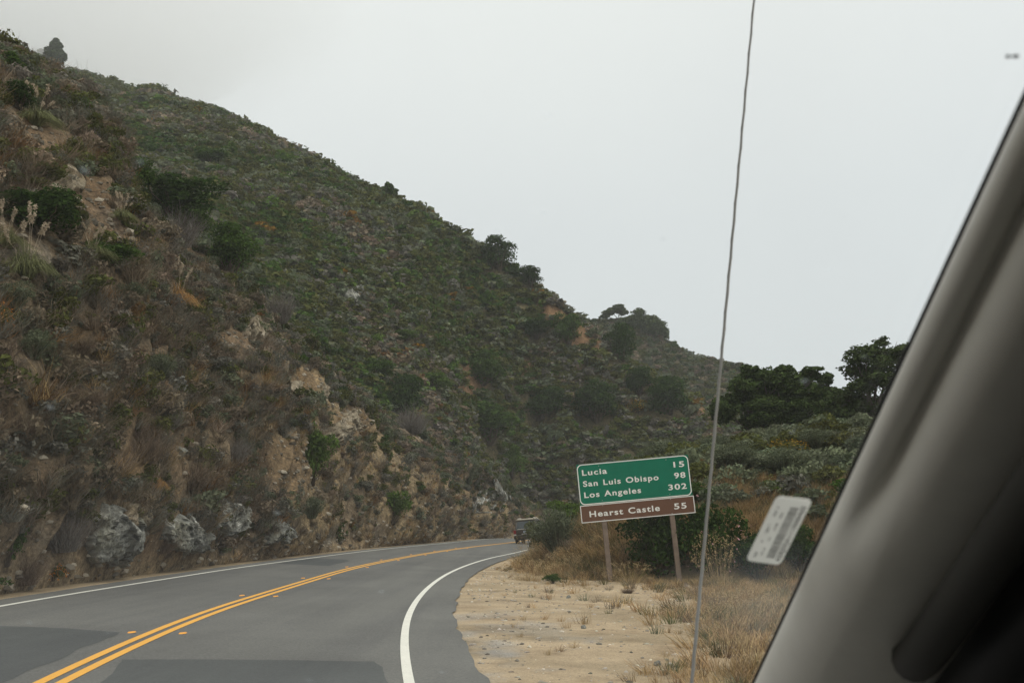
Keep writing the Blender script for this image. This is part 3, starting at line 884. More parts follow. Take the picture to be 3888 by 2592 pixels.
plant('yellowshrub', 'g', ov(1300), ov(1190), ov(70), ov(45), 'yellow flowering shrub left of the sign on the mound', 'flowering_plant', 'flowers')
plant('yellowshrub', 'g', ov(1800), ov(1045), ov(100), ov(40), 'yellow orange flowering shrub on top of the mound by the pillar', 'flowering_plant', 'flowers')
for a_ in [(1650, 1335, 80, 150, 'tall pale wild oats beside the right sign post'), (1210, 1330, 90, 70, 'dry golden grass clump at the inside of the bend'),
           (1290, 1325, 90, 75, 'dry golden grass clump left of the sign posts'), (1440, 1335, 90, 60, 'low dry grass clump between the sign posts'), (1700, 1420, 110, 100, 'tall dry grass under the windshield sticker')]:
    plant('wildoat', 'g', ov(a_[0]), ov(a_[1]), ov(a_[2]), ov(a_[3]), a_[4], 'grass_clump', 'grass clump', 'dry grass clumps beside the turnout')
plant('brown', 'g', 2380, 2243, 60, 30, 'small reddish brown dead plant on the gravel under the sign', 'dead_plant', 'dead plant')
plant('green', 'g', 2105, 2205, 70, 35, 'small green weed at the grass edge left of the sign', 'weed', 'weed')


# ------------------------------------------------------------------ trees
def tree(name, label, base, height, crowns, nleaf, leafsz, matl, trunk_r, seed, group=None, lean=(0, 0)):
    """trunk with limbs reaching into each sub-crown; crowns: list of (x, y, z, rx, rz) in metres from the base"""
    rg = np.random.default_rng(seed); o = thing(name, label, 'tree', base, 0, group)
    t = MB(); fork = np.array([lean[0] * .4, lean[1] * .4, height * .28])
    s = np.linspace(0, 1, 6)[:, None]
    t.tube(np.array([0, 0, -.4]) * (1 - s) + fork * s + rg.normal(size=(6, 3)) * .04, np.linspace(trunk_r, trunk_r * .7, 6), 9)
    for (x, y, z, rx, rz) in crowns:
        e = np.array([x, y, z]); m = (fork + e) / 2 + rg.normal(size=3) * .25 - np.array([0, 0, .2])
        u = np.linspace(0, 1, 7)[:, None]; q = fork * (1 - u) ** 2 + 2 * m * u * (1 - u) + e * u ** 2
        t.tube(q, np.linspace(trunk_r * .5, trunk_r * .09, 7), 6)
        for b in range(4):
            e2 = e + rdir(rg, 1)[0] * np.array([rx, rx, rz]) * .7; s0 = q[4]
            t.tube(np.array([s0 * (1 - k) + e2 * k + rg.normal(size=3) * .05 for k in np.linspace(0, 1, 5)]), np.linspace(trunk_r * .2, trunk_r * .04, 5), 5)
    t.build('trunk', M['bark'], o, True)
    A = np.array([c[3] ** 2 for c in crowns]); parts = []
    for c, f in zip(crowns, A / A.sum()):
        V, Fc = crown(rg, int(nleaf * f), 15, leafsz / c[3] * .5, 0.5, .5, .5, (.13, .26))
        V = (V - np.array([0, 0, .5])) * np.array([c[3] * 2, c[3] * 2, c[4] * 2]) + np.array(c[:3]); parts.append((V, Fc))
    V, Fc = merge(*parts)
    link('crown', mesh('crown', V, Fc, matl), o)
    return o


def spot(px, py, d):
    q = P(float(px), float(py), float(d)); return q


oak = leafmat('dark oak leaves', (.056, .082, .026), .5, .2); oak2 = leafmat('oak leaves', (.066, .092, .032), .5, .2)
k_ = 62 / F


def oakat(label, px, pybase, d, blobs, n, sz, m, seed, tr=.22):
    b = spot(px, pybase, d); z, _, _ = hgt(np.array([b[0]]), np.array([b[1]])); base = np.array([b[0], b[1], float(z[0])])
    cs = []
    for (bx, by, rx, ry, dd) in blobs:
        q = P(float(bx), float(by), d + dd) - base; cs.append((q[0], q[1], q[2], rx * d / F, ry * d / F))
    top = max(c[2] for c in cs)
    return tree('oak_tree', label, base, top, cs, n, sz, m, tr, seed, 'oak trees on the mound')


oakat('broad dark oak with a domed crown just right of the car antenna', 2900, 1660, 62, [(2830, 1500, 95, 90, 0), (2930, 1455, 105, 85, .5), (3040, 1480, 100, 80, 0), (2760, 1560, 70, 70, -.5), (2900, 1580, 130, 80, -.8), (3030, 1580, 100, 75, -.6), (2980, 1410, 60, 40, .3), (2850, 1420, 55, 40, .3), (3080, 1420, 50, 35, 0)], 26000, .135, oak, 5)
oakat('smaller low oak between the domed oak and the tall one by the pillar', 3160, 1660, 68, [(3140, 1500, 75, 75, 0), (3200, 1560, 80, 70, 0), (3110, 1570, 75, 70, -.5), (3130, 1440, 40, 35, 0)], 12000, .135, oak2, 6, .18)
oakat('tall oak with an open crown, partly hidden by the car pillar', 3330, 1680, 60, [(3290, 1350, 85, 55, 0), (3390, 1330, 95, 60, 0), (3240, 1400, 60, 45, .5), (3330, 1420, 105, 70, -.5), (3300, 1450, 80, 60, .8), (3390, 1460, 80, 60, .8), (3300, 1530, 80, 70, .6), (3380, 1560, 80, 60, .4), (3220, 1520, 60, 55, 1.), (3440, 1420, 90, 70, 0), (3270, 1470, 60, 40, -.3), (3400, 1510, 70, 50, 0), (3340, 1300, 40, 22, 0), (3500, 1480, 80, 80, 0)], 17000, .125, oak2, 7, .2)


def faraway(label, surf, px, py, blobs, n, sz, m, seed, name='tree', tr=.3):
    q = SURF[surf].hit(px, py); d = (q - CAM) @ FWD; cs = []
    for (bx, by, rx, ry) in blobs:
        w = P(float(bx), float(by), d) - q; cs.append((w[0], w[1], w[2], rx * d / F, ry * d / F))
    return tree(name, label, q, max(c[2] for c in cs), cs, n, sz, m, tr, seed, 'trees standing on the ridges')


faraway('umbrella-shaped tree on the far hilltop with sky under its crown', 'f', 2345, 1228, [(2345, 1172, 38, 20), (2318, 1182, 32, 18), (2295, 1198, 26, 15), (2365, 1185, 24, 22)], 6000, .42, oak2, 11)
faraway('dense dark tree in the hilltop grove right of the umbrella tree', 'f', 2420, 1262, [(2410, 1205, 44, 34), (2375, 1225, 42, 28), (2445, 1228, 40, 36), (2430, 1185, 26, 20), (2440, 1222, 60, 40), (2405, 1225, 56, 36)], 6000, .42, oak2, 12)
faraway('dense dark tree at the right end of the hilltop grove', 'f', 2485, 1290, [(2475, 1222, 44, 38), (2505, 1245, 36, 34), (2455, 1250, 40, 32), (2525, 1270, 22, 24), (2480, 1240, 54, 40)], 6000, .42, oak2, 13)
faraway('faint foggy conifer at the top of the big hill', 'm', 210, 285, [(208, 180, 26, 24), (220, 198, 30, 28), (192, 205, 28, 24), (234, 218, 24, 28), (176, 224, 24, 20), (212, 225, 36, 26), (212, 160, 14, 14), (224, 175, 14, 14)], 6000, .7, oak2, 14, tr=.5)
faraway('small faint tree left of the foggy conifer on the hilltop', 'm', 160, 278, [(160, 200, 16, 16), (150, 215, 22, 14)], 700, 1.0, oak2, 15)
faraway('single small bushy tree standing on the skyline of the big hill', 'm', 1482, 745, [(1478, 715, 22, 22), (1490, 730, 22, 16), (1470, 700, 10, 10)], 1400, .32, M['green'], 16, tr=.15)


# ------------------------------------------------------------------ rocks
def rockmat(name, base, pale, moss):
    m, nt, out = mat(name); b = N(nt, 'ShaderNodeBsdfPrincipled', Roughness=.9); b.inputs['Specular IOR Level'].default_value = .15
    f1 = noise(nt, 1.7, 8, .68, dist=.6); f2 = noise(nt, 6, 6, .7); f3 = noise(nt, .8, 4)
    c = ramp(nt, f1, [(.36, tuple(v * .3 for v in base)), (.46, tuple(v * .8 for v in base)), (.56, base), (.62, pale)])
    c = mixc(nt, ramp(nt, f3, [(.5, (0, 0, 0)), (.68, (.7, .7, .7))]), c, moss)
    c = mixc(nt, 1, c, ramp(nt, f2, [(.35, (.62, .62, .62)), (.62, (1.2, 1.2, 1.2))]), 'MULTIPLY')
    nt.links.new(c, b.inputs['Base Color']); bp = N(nt, 'ShaderNodeBump', Strength=1, Distance=.12); nt.links.new(mathn(nt, 'ADD', f1, mathn(nt, 'MULTIPLY', f2, .5)), bp.inputs['Height'])
    nt.links.new(bp.outputs[0], b.inputs['Normal']); nt.links.new(b.outputs[0], out.inputs[0]); return m


rk = rockmat('grey lichen rock', (.27, .27, .24), (.56, .555, .51), (.15, .14, .09)); rk2 = rockmat('tan rock', (.29, .245, .175), (.46, .40, .31), (.20, .15, .09))
bmi = bmesh.new(); bmesh.ops.create_icosphere(bmi, subdivisions=5, radius=1)
IV = np.array([v.co[:] for v in bmi.verts]); IF = np.array([[v.index for v in f.verts] for f in bmi.faces]); bmi.free()


def boulder(rg, npl=13, rough=.10):
    nn = rdir(rg, npl); dd = rg.uniform(.55, 1, npl); dt = IV @ nn.T
    r = np.min(np.where(dt > .12, dd[None] / np.maximum(dt, .12), 9), 1); r = np.minimum(r, 1.25)
    sh = rg.random(3) * 50
    r = r * (1 + rough * fbm(IV * 2.6 + sh, 4, 3, True) + .05 * fbm(IV * 9 + sh, 2, 4))
    return IV * r[:, None], IF


def outcrop(label, px, py, wpx, hpx, m, seed, surf='s', slant=.5, amp=.34):
    """a jagged face standing out of the slope: its own sheet of rock, dipping under the soil all round"""
    S = SURF[surf]; q = S.hit(px, py); d0 = (q - CAM) @ FWD; rg = np.random.default_rng(seed)
    sx_, cx_ = math.sin(slant), math.cos(slant)
    ell = lambda x, y: np.hypot(((x - px) * cx_ + (y - py) * sx_) / (.5 * wpx), ((y - py) * cx_ - (x - px) * sx_) / (.5 * hpx))
    sel = (ell(S.px, S.py) < 1.35) & (np.abs(S.d - d0) < 14)
    ii, jj_ = np.divmod(np.nonzero(sel)[0], S.nv); i0_, i1_, j0_, j1_ = ii.min(), ii.max() + 1, jj_.min(), jj_.max() + 1
    i1_ = min(i1_, S.nu - 1); j1_ = min(j1_, S.nv - 1)
    nu_ = min(130, (i1_ - i0_) * 4 + 2); nv_ = min(130, (j1_ - j0_) * 4 + 2)
    fi, fj = np.meshgrid(np.linspace(i0_, i1_, nu_), np.linspace(j0_, j1_, nv_), indexing='ij')
    ai = np.clip(np.floor(fi).astype(int), 0, S.nu - 2); aj = np.clip(np.floor(fj).astype(int), 0, S.nv - 2); u_, v_ = (fi - ai)[..., None], (fj - aj)[..., None]
    G = (S.G[ai, aj] * (1 - u_) + S.G[ai + 1, aj] * u_) * (1 - v_) + (S.G[ai, aj + 1] * (1 - u_) + S.G[ai + 1, aj + 1] * u_) * v_
    Vp = G.reshape(-1, 3); x, y, _ = proj(Vp)
    nn = np.cross(G[-1, nv_ // 2] - G[0, nv_ // 2], G[nu_ // 2, -1] - G[nu_ // 2, 0]); nn /= np.linalg.norm(nn)
    tc = CAM - q; tc /= np.linalg.norm(tc)
    if nn @ tc < 0: nn = -nn
    nn = nn + .5 * tc; nn /= np.linalg.norm(nn)
    size = min(wpx, hpx) * d0 / F
    e = ell(x, y) + .55 * fbm(Vp / (size * .4), 4, seed); mk_ = sstep(1.05, .72, e)
    h = 0; w_ = 1
    for lev, ncell in enumerate((14, 60, 220)):
        cs = Vp[rg.integers(0, len(Vp), ncell)]; hh = rg.random(ncell) - .35; tl = rg.normal(size=(ncell, 3)) * (.55 / size) * (1.8 ** lev)
        warp = Vp + size * .07 * np.stack([fbm(Vp / (size * .2), 2, seed + k) for k in range(3)], 1)
        D_ = np.linalg.norm((warp[:, None] - cs[None]) * np.array([1, 1, .62]), axis=2); k = D_.argmin(1)
        h = h + w_ * (hh[k] + np.einsum('ij,ij->i', Vp - cs[k], tl[k])); w_ *= .42
    h = np.clip(h * 1.35 + .35 * fbm(Vp / (size * .1), 3, seed + 9, True), -.7, 1.6)
    off_ = size * amp * (mk_ * (.55 + .55 * h)) - .12 * size * (1 - mk_)
    Vn = Vp + nn * off_[:, None]
    fc = gridfaces(nu_, nv_)[:, ::-1]; fc = fc[mk_[fc].max(1) > .01]
    lab = np.arange(len(Vp))
    for _ in range(400):
        mn = lab[fc].min(1); l2 = lab.copy()
        for c_ in range(4): np.minimum.at(l2, fc[:, c_], mn)
        if (l2 == lab).all(): break
        lab = l2
    fl_ = lab[fc[:, 0]]; fc = fc[fl_ == np.bincount(fl_).argmax()]
    use, inv = np.unique(fc, return_inverse=True)
    o = thing('rock_outcrop', label, 'rock', q, 0, 'rock outcrops on the slopes')
    link('rock_face', mesh('rock_face', Vn[use] - q, inv.reshape(fc.shape), m, False), o)
    mm_ = min(wpx, hpx) * d0 / F; tq = tc * .35 * mm_
    upv = np.array([0, 0, .5 * hpx * d0 / F]); 
    for t_ in (-.7, -.25, .25, .7): HERO.append((q + tq + upv * t_, (.30 * mm_)))
    return o


for a_ in [
    ('pale whitish jagged rock face low beside the road, largest of the roadside rocks', 252, 1230, 105, 135, rk, 1, .35),
    ('slanting grey rock with pale streaks right of the largest roadside rock', 420, 1225, 95, 80, rk, 2, .8),
    ('brownish rock wedge between the two pale roadside rocks', 312, 1185, 60, 60, rk2, 3, .5),
    ('grey broken rock face above the road in the middle of the cut', 525, 1190, 80, 80, rk, 4, .5),
    ('small pale streaked rock at the road edge under the grassy bank', 635, 1215, 52, 65, rk, 5, .7),
    ('big cracked tan outcrop at the crest of the cut slope', 715, 850, 125, 120, rk2, 6, .6),
    ('tan rock rib running down from the crest outcrop', 785, 985, 50, 110, rk2, 7, .9),
    ('cluster of pale boulders on the bare earth at upper left', 140, 345, 75, 60, rk2, 8, .4),
    ('pale rounded boulders below the upper left cluster', 150, 410, 95, 60, rk2, 9, .5),
    ('single white boulder at the right end of the bare upper earth', 222, 447, 36, 24, rk, 10, .4),
    ('tall grey slab beside the road just before the bend', 1130, 1140, 55, 95, rk, 11, .8),
    ('grey rock rib high on the bank before the bend', 1165, 1085, 50, 70, rk, 12, .8),
    ('dark rock knob on the crest between bushes above the outcrop', 805, 680, 45, 55, rk, 13, .7),
    ('tan ledge rock under the crest left of the big outcrop', 590, 760, 70, 50, rk2, 14, .5),
]:
    surf = 'm' if a_[1] in (805,) else 's'
    outcrop(a_[0], ov(a_[1]), ov(a_[2]), ov(a_[3]) * 1.08, ov(a_[4]) * 1.12, a_[5], 100 + a_[6], surf, a_[7])
q = SS.hit(ov(415), ov(1045))
o = thing('boulder', 'small pale boulder lying on the brown slope above the roadside rocks', 'rock', q); V, Fc = boulder(np.random.default_rng(5)); link('rock_face', mesh('rock_face', V * np.array([.22, .2, .16]), Fc, rk), o)
q = SG.hit(3420 / 1 - 960, 2390)
for px, py, s, lb in ((2217, 2370, .05, 'small dark stone on the turnout sand, middle one'), (2155, 2260, .05, 'small dark stone on the turnout nearest the grass edge'), (2475, 2508, .045, 'small dark stone on the turnout near the bottom edge')):
    q = SG.hit(px, py); o = thing('stone', lb, 'stone', q + np.array([0, 0, s * .3]), 1.0, 'stones on the turnout'); V, Fc = boulder(np.random.default_rng(px)); link('stone_body', mesh('stone_body', V * np.array([s * 1.3, s, s * .8]), Fc, rk), o)

# ------------------------------------------------------------------ ground cover masses
rng = np.random.default_rng(11)
pr_bush = [crown(rng, 85, 6, .17, .42, .42, .5, (.22, .36)) for _ in range(8)]
pr_mid = [crown(rng, 340, 9, .078, .42, .42, .5, (.18, .3)) for _ in range(6)]
pr_twig = [branchy(rng, 64, .8, .5, .016) for _ in range(8)]
pr_grass = [twigs(rng, 26, .45, .9, .018, 3, .22, .15, .04, .6) for _ in range(6)]
pr_fine = [twigs(rng, 40, .45, .95, .011, 3, .35, .22, .05, .55) for _ in range(6)]

ico = bmesh.new(); bmesh.ops.create_icosphere(ico, subdivisions=1, radius=1)
icoV = np.array([v.co[:] for v in ico.verts]); icoF = np.array([[v.index for v in f.verts] for f in ico.faces]); ico.free()
pr_st = []
for q in range(6): pr_st.append((icoV * (1 + .5 * vnoise(icoV * 1.3 + q * 9, q))[:, None] * np.array([1, .8, .55]), icoF))
# main hill
p, i, j = SM.sample(36000, rng, (vh[:-1] < 1.06)[None] * np.clip(185 / SM.d.reshape(NU2, NV2)[:-1, :-1], .4, 1.35) ** 2)
sc_ = scree.reshape(NU2, NV2)[i, j]; okm = inview(p) & (rng.random(len(p)) > sc_ * .72); p = p[okm]
x, y, d = proj(p)
pat = fbm(p / 22., 3, 71)
szb = (1.2 + 1.3 * rng.random(len(p)) ** 1.6) * np.clip(d / 185, .75, 1.9)
tb = [('deep', 1.5), ('green', 2.0), ('olive', 3.6), ('sage', 2.0), ('bright', .4), ('grey', 1.2), ('brown', 2.4), ('rust', 1.2)]
tt = tints(rng, len(p), tb, .12, pat)
fl = (rng.random(len(p)) < .004 + .02 * (pat > .3)); tt = tt * 1.18; tt[fl] = np.array(COL['gold']) * .6
scatter('chaparral', pr_bush, p - np.array([0, 0, .12]), szb * 1.25, tt, M['tint_leaf'], rng, .1, 'low grey green chaparral covering the big hill', .55 + .35 * rng.random(len(p)), 'chaparral')
p, i, j = SM.sample(2300, rng, (vh[:-1] < 1.03)[None] * np.clip(185 / SM.d.reshape(NU2, NV2)[:-1, :-1], .4, 1.35) ** 2); pk = fbm(p / 16., 3, 87)
ok = inview(p) & (pk > -.12) & (rng.random(len(p)) > scree.reshape(NU2, NV2)[i, j]); p = p[ok]; pk = pk[ok]; x, y, d = proj(p)
scatter('chaparral', pr_mid, p - np.array([0, 0, .2]), (2.4 + 2.2 * rng.random(len(p)) ** 2) * np.clip(d / 185, .8, 1.8), tints(rng, len(p), [('deep', 1.6), ('green', 2), ('olive', 3), ('sage', 1.6), ('brown', 1), ('bright', .5)], .12, pk) * 1.1, M['tint_leaf'], rng, .1,
        'larger merged shrubs in drifts on the big hill', .38 + .2 * rng.random(len(p)), 'chaparral')
# farthest hill
p, i, j = SF.sample(9000, rng, (vf[:-1] < 1.06)[None] * np.ones((NU3 - 1, 1))); p = p[inview(p)]
scatter('chaparral', pr_bush, p, 1.6 + 1.6 * rng.random(len(p)), tints(rng, len(p), [('deep', 1), ('olive', 2), ('sage', 2), ('brown', 1)]), M['tint_leaf'], rng, .1, 'hazy scrub on the farthest hill', .6 + .3 * rng.random(len(p)), 'chaparral')
# cut slope: upper part bushy, lower part dead brush, grass toward the bend
bS = 1 - bareS.reshape(NU, NV)[:-1, :-1]
gv = vs[:-1][None] * np.ones((NU - 1, 1)); gu = us[:-1][:, None] * np.ones((1, NV - 1))
wb = np.where(gv < 1.8, sstep(.3, .95, gv) ** 1.3 + .10, .0) + sstep(1.0, 1.1, gv) * .7 * (gv < 1.9)
p, i, j = SS.sample(5600, rng, wb * bS); p = p[inview(p)]
scatter('slope_scrub', pr_mid, p - np.array([0, 0, .1]), .6 + .8 * rng.random(len(p)) ** 1.8, tints(rng, len(p), [('green', 1.2), ('deep', 1.2), ('olive', 2.5), ('sage', 2.8), ('grey', 2.2), ('brown', 2.4), ('rust', 1.)], .16, fbm(p / 8., 3, 73)),
        M['tint_leaf'], rng, .1, 'mixed grey and green scrub over the upper cut slope', .6 + .4 * rng.random(len(p)), 'scrub')
wt = (gv < 1.05) * (gv > .03) * (.35 + sstep(.75, .2, gv)) * (1 - .85 * sstep(4.5, 5.4, gu))
p, i, j = SS.sample(3400, rng, wt * bS); pk = fbm(p / 4., 3, 75); keep = inview(p) & (pk > -.5); p = p[keep]
scatter('dead_brush', pr_twig, p, .7 + .9 * rng.random(len(p)), tints(rng, len(p), [('brown', 3), ('grey', 2.6), ('rust', .7), ('straw', .35)], .2), M['tint_twig'], rng, .25, 'dry brown twiggy brush over the lower cut slope', .6 + .4 * rng.random(len(p)), 'dead brush')
p, i, j = SS.sample(5600, rng, bS * (gv < 1.0) * (gv > .04) * (1 - .85 * sstep(4.5, 5.4, gu) * (gv < .75))); p = p[inview(p)]
scatter('slope_scrub', pr_mid, p - np.array([0, 0, .08]), .4 + .75 * rng.random(len(p)) ** 1.8, tints(rng, len(p), [('sage', 3.0), ('grey', 2.2), ('brown', 2.4), ('olive', 2.6), ('green', 1.2), ('deep', .6), ('rust', .3)], .18, fbm(p / 6., 3, 83)),
        M['tint_leaf'], rng, .15, 'low grey and brown scrub over the lower cut slope', .6 + .5 * rng.random(len(p)), 'scrub')
wg = (gv < .8) * (.18 + 2.4 * sstep(4.4, 5.3, gu) + 1.4 * sstep(.10, .0, gv))
p, i, j = SS.sample(6500, rng, wg); pk = fbm(p / 3., 3, 77); keep = inview(p) & (pk > -.02); p = p[keep]
tg = tints(rng, len(p), [('straw', 2.6), ('tan', 1), ('brown', 1.6), ('rust', .7), ('olive', .4)], .2)
scatter('dry_grass', pr_grass, p, .28 + .3 * rng.random(len(p)), tg, M['tint_twig'], rng, .35, 'dry tawny grass on the cut slope', None, 'grass')

# loose rubble on the bare parts of the cut
p, i, j = SS.sample(9000, rng, (gv < 1.0) * (.25 + 2.2 * (1 - bS) + 1.2 * sstep(.1, 0, gv) + .6 * sstep(4.4, 5.2, gu))); p = p[inview(p)]
ts = np.array([.30, .265, .21])[None] * (.4 + .9 * rng.random((len(p), 1)))
scatter('rubble', pr_st, p, .03 + .16 * rng.random(len(p)) ** 4, ts, M['tint_twig'], rng, 0, 'loose broken rock on the cut slope', None, 'rubble', avoid=False)
# right-hand side: verge grass, mound scrub
inner = fine[:-1, :-1] * 1.0
D2d = GD.reshape(GX.shape)[:-1, :-1]; R2d = GR.reshape(GX.shape)[:-1, :-1]; n2d = n1.reshape(GX.shape)[:-1, :-1]
wgr = inner * np.clip(sstep(-1.6, .4, D2d + 1.0 * n2d) * sstep(9, 3.5, D2d) * 2.2 + 1.1 * sstep(0, 2.2, R2d - (2.1 + .15 * np.clip(GY[:-1, :-1] - 14, -6, 30)) + 2.2 * n2d) * (GY[:-1, :-1] > 8) * sstep(4, 1, D2d) + .05 * (R2d > .6) * (D2d < 0), 0, 3) * (R2d > .35)
p, i, j = SG.sample(28000, rng, wgr); x, y, d = proj(p); ok = inview(p, 250) & ((D2d[i, j] < 9)); p = p[ok]; Dk = D2d[i, j][ok]
tg = tints(rng, len(p), [('straw', 3.2), ('tan', 2.4), ('rust', .8), ('brown', 1.), ('olive', 1.1), ('sage', .5)], .18)
hg = np.where(Dk > -.5, .45 + .45 * rng.random(len(p)), .16 + .42 * rng.random(len(p)) * sstep(1.5, 4, R2d[i, j][ok] + .8))
scatter('dry_grass', pr_fine, p, hg, tg, M['tint_twig'], rng, .3, 'dry golden grass along the turnout and the foot of the mound', None, 'grass')
wsc = inner * sstep(1.5, 5, D2d) * (D2d > 1.2)
p, i, j = SG.sample(4200, rng, wsc); ok = inview(p, 250); p = p[ok]
scatter('mound_scrub', pr_mid, p - np.array([0, 0, .1]), .65 + .75 * rng.random(len(p)), tints(rng, len(p), [('deep', .5), ('green', 1), ('olive', 3), ('sage', 4), ('grey', 1.2), ('brown', 1.0), ('straw', .5), ('rust', .3), ('gold', .12)], .16, fbm(p / 6., 3, 79)) * 1.2, M['tint_leaf'], rng, .1,
        'sage and mixed scrub over the mound behind the sign', .65 + .4 * rng.random(len(p)), 'scrub')
# loose stones on the turnout
wst = inner * (R2d > .02) * (D2d < 1.5) * (.9 + 1.6 * np.exp(-np.clip(R2d, 0, 9) / .8)) * sstep(-.4, .5, n2d + .25)
p, i, j = SG.sample(9000, rng, wst); ok = inview(p, 200) & (p[:, 1] < 42); p = p[ok]
ts = np.array([.42, .38, .32])[None] * (.35 + 1.1 * rng.random((len(p), 1))) * (1 + .02 * rng.normal(size=(len(p), 3)))
scatter('gravel', pr_st, p, (.010 + .036 * rng.random(len(p)) ** 3.5), ts, plain('dummy', (.4, .4, .4)) if False else M['tint_twig'], rng, 0, 'loose stones and gravel on the turnout', None, 'gravel')

# ------------------------------------------------------------------ distance sign
def bfont_text(txt, width, cap, x, z, y, align='L', space=1.18):
    cu = bpy.data.curves.new('lettering', 'FONT'); cu.body = txt; cu.size = 1; cu.space_character = space; cu.offset = .022; cu.extrude = .0; cu.space_word = 1.15
    ob = bpy.data.objects.new('lettering', cu); ROOT.objects.link(ob)
    dg = bpy.context.evaluated_depsgraph_get(); me = ob.evaluated_get(dg).to_mesh()
    V = np.array([v.co[:] for v in me.vertices]); Fs = [list(p_.vertices) for p_ in me.polygons]
    ob.evaluated_get(dg).to_mesh_clear(); bpy.data.objects.remove(ob); bpy.data.curves.remove(cu)
    capm = .73
    sx = width / (V[:, 0].max() - V[:, 0].min()) if width else cap / capm
    X = (V[:, 0] - V[:, 0].min()) * sx; Z = V[:, 1] * cap / capm
    if align == 'R': X = X - X.max()
    return np.stack([x + X, np.full(len(X), y), z + Z], 1), Fs


def textmesh(name, items, m, parent):
    Vs, Fs, n = [], [], 0
    for V, Fc in items:
        Vs.append(V); Fs += [[i_ + n for i_ in f] for f in Fc]; n += len(V)
    me = bpy.data.meshes.new(name); me.from_pydata(np.concatenate(Vs).tolist(), [], Fs); me.materials.append(m); me.update()
    return link(name, me, parent)


SD = 32.6; sm = SD / F
gq_ = P(2408., 1822., SD)
gw, gh = 428 * sm, 154 * sm; bw, bh = 434 * sm, 66 * sm
signR = R_(.2)
sign_z = gq_[2] - gh / 2 - bh
base = np.array([gq_[0], gq_[1], 0.])
sign = thing('road_sign', 'green and brown distance sign on two wooden posts beside the turnout', 'road sign', (gq_[0], gq_[1], planez(gq_[0], gq_[1])), R_(1.5))
zb = float(planez(gq_[0], gq_[1])); Z0 = sign_z - zb
green = plain('sign green sheeting', (.0, .15, .088), .8, .06, 3); brown = plain('sign brown sheeting', (.13, .062, .036), .5, .06, 3)
signw = plain('sign white sheeting', (.78, .78, .75), .45, .05, 3); postm = plain('weathered post wood', (.19, .145, .115), .9, .25, 5, bump=.4)


def rrect(w, h, r, x0, z0, n=7):
    pts = []
    for cx_, cz_, a0 in ((w - r, h - r, 0), (r, h - r, 90), (r, r, 180), (w - r, r, 270)):
        for t in np.linspace(a0, a0 + 90, n): pts.append((x0 + cx_ + r * math.cos(R_(t)), z0 + cz_ + r * math.sin(R_(t))))
    return np.array(pts)


def ring(po, pi, y):
    n = len(po); V = np.r_[np.c_[po[:, 0], np.full(n, y), po[:, 1]], np.c_[pi[:, 0], np.full(n, y), pi[:, 1]]]
    return V, np.array([(i_, (i_ + 1) % n, n + (i_ + 1) % n, n + i_) for i_ in range(n)])


bolt = plain('bolt metal', (.35, .36, .34), .5, .1, metal=.5)
x0 = -gw / 2; zg = Z0 + bh + .004
gp = MB().box((x0, -.004, zg), (x0 + gw, .004, zg + gh)).build('green_panel', green, sign)
po = rrect(gw - .012, gh - .012, .15, x0 + .006, zg + .006); pi = rrect(gw - .066, gh - .066, .125, x0 + .033, zg + .033)
MB().add(*ring(po, pi, -.007)).build('border', signw, gp)
top = zg + gh; ch = 21.3 * sm
for it_ in [bfont_text('Lucia', 95 * sm, ch, x0 + 19 * sm, top - 42.5 * sm, -.007),
                       bfont_text('San Luis Obispo', 288 * sm, ch, x0 + 19 * sm, top - 84.5 * sm, -.007),
                       bfont_text('Los Angeles', 216 * sm, ch, x0 + 19 * sm, top - 126.5 * sm, -.007),
                       bfont_text('15', 41 * sm, ch, x0 + gw - 18 * sm, top - 43 * sm, -.007, 'R'),
                       bfont_text('98', 43 * sm, ch, x0 + gw - 18 * sm, top - 84.5 * sm, -.007, 'R'),
                       bfont_text('302', 70 * sm, ch, x0 + gw - 18 * sm, top - 126.5 * sm, -.007, 'R')]: textmesh('lettering', [it_], signw, gp)
xb = -bw / 2 + .012
bp_ = MB().box((xb, -.004, Z0), (xb + bw, .004, Z0 + bh)).build('brown_panel', brown, sign)
po = np.array([(xb + .004, Z0 + .004), (xb + bw - .004, Z0 + .004), (xb + bw - .004, Z0 + bh - .004), (xb + .004, Z0 + bh - .004)])
pi = np.array([(xb + .026, Z0 + .026), (xb + bw - .026, Z0 + .026), (xb + bw - .026, Z0 + bh - .026), (xb + .026, Z0 + bh - .026)])
MB().add(*ring(po, pi, -.007)).build('border', signw, bp_)
cb = 22 * sm
for it_ in [bfont_text('Hearst Castle', 267 * sm, cb, xb + 33 * sm, Z0 + 21 * sm, -.007), bfont_text('55', 47 * sm, cb, xb + bw - 32 * sm, Z0 + 21 * sm, -.007, 'R')]: textmesh('lettering', [it_], signw, bp_)
for xp in (-gw / 2 + 85 * sm, -gw / 2 + 343 * sm):
    MB().box((xp - .07, .006, -.5), (xp + .07, .145, zg + gh - .25)).build('post', postm, sign)

for xp in (-gw / 2 + 85 * sm, -gw / 2 + 343 * sm):
    for zz, par in ((zg + gh - .09, gp), (zg + .09, gp), (Z0 + .05, bp_), (Z0 + bh - .05, bp_)):
        MB().tube([(xp, -.012, zz), (xp, -.003, zz)], .013, 8).build('bolt', bolt, par)
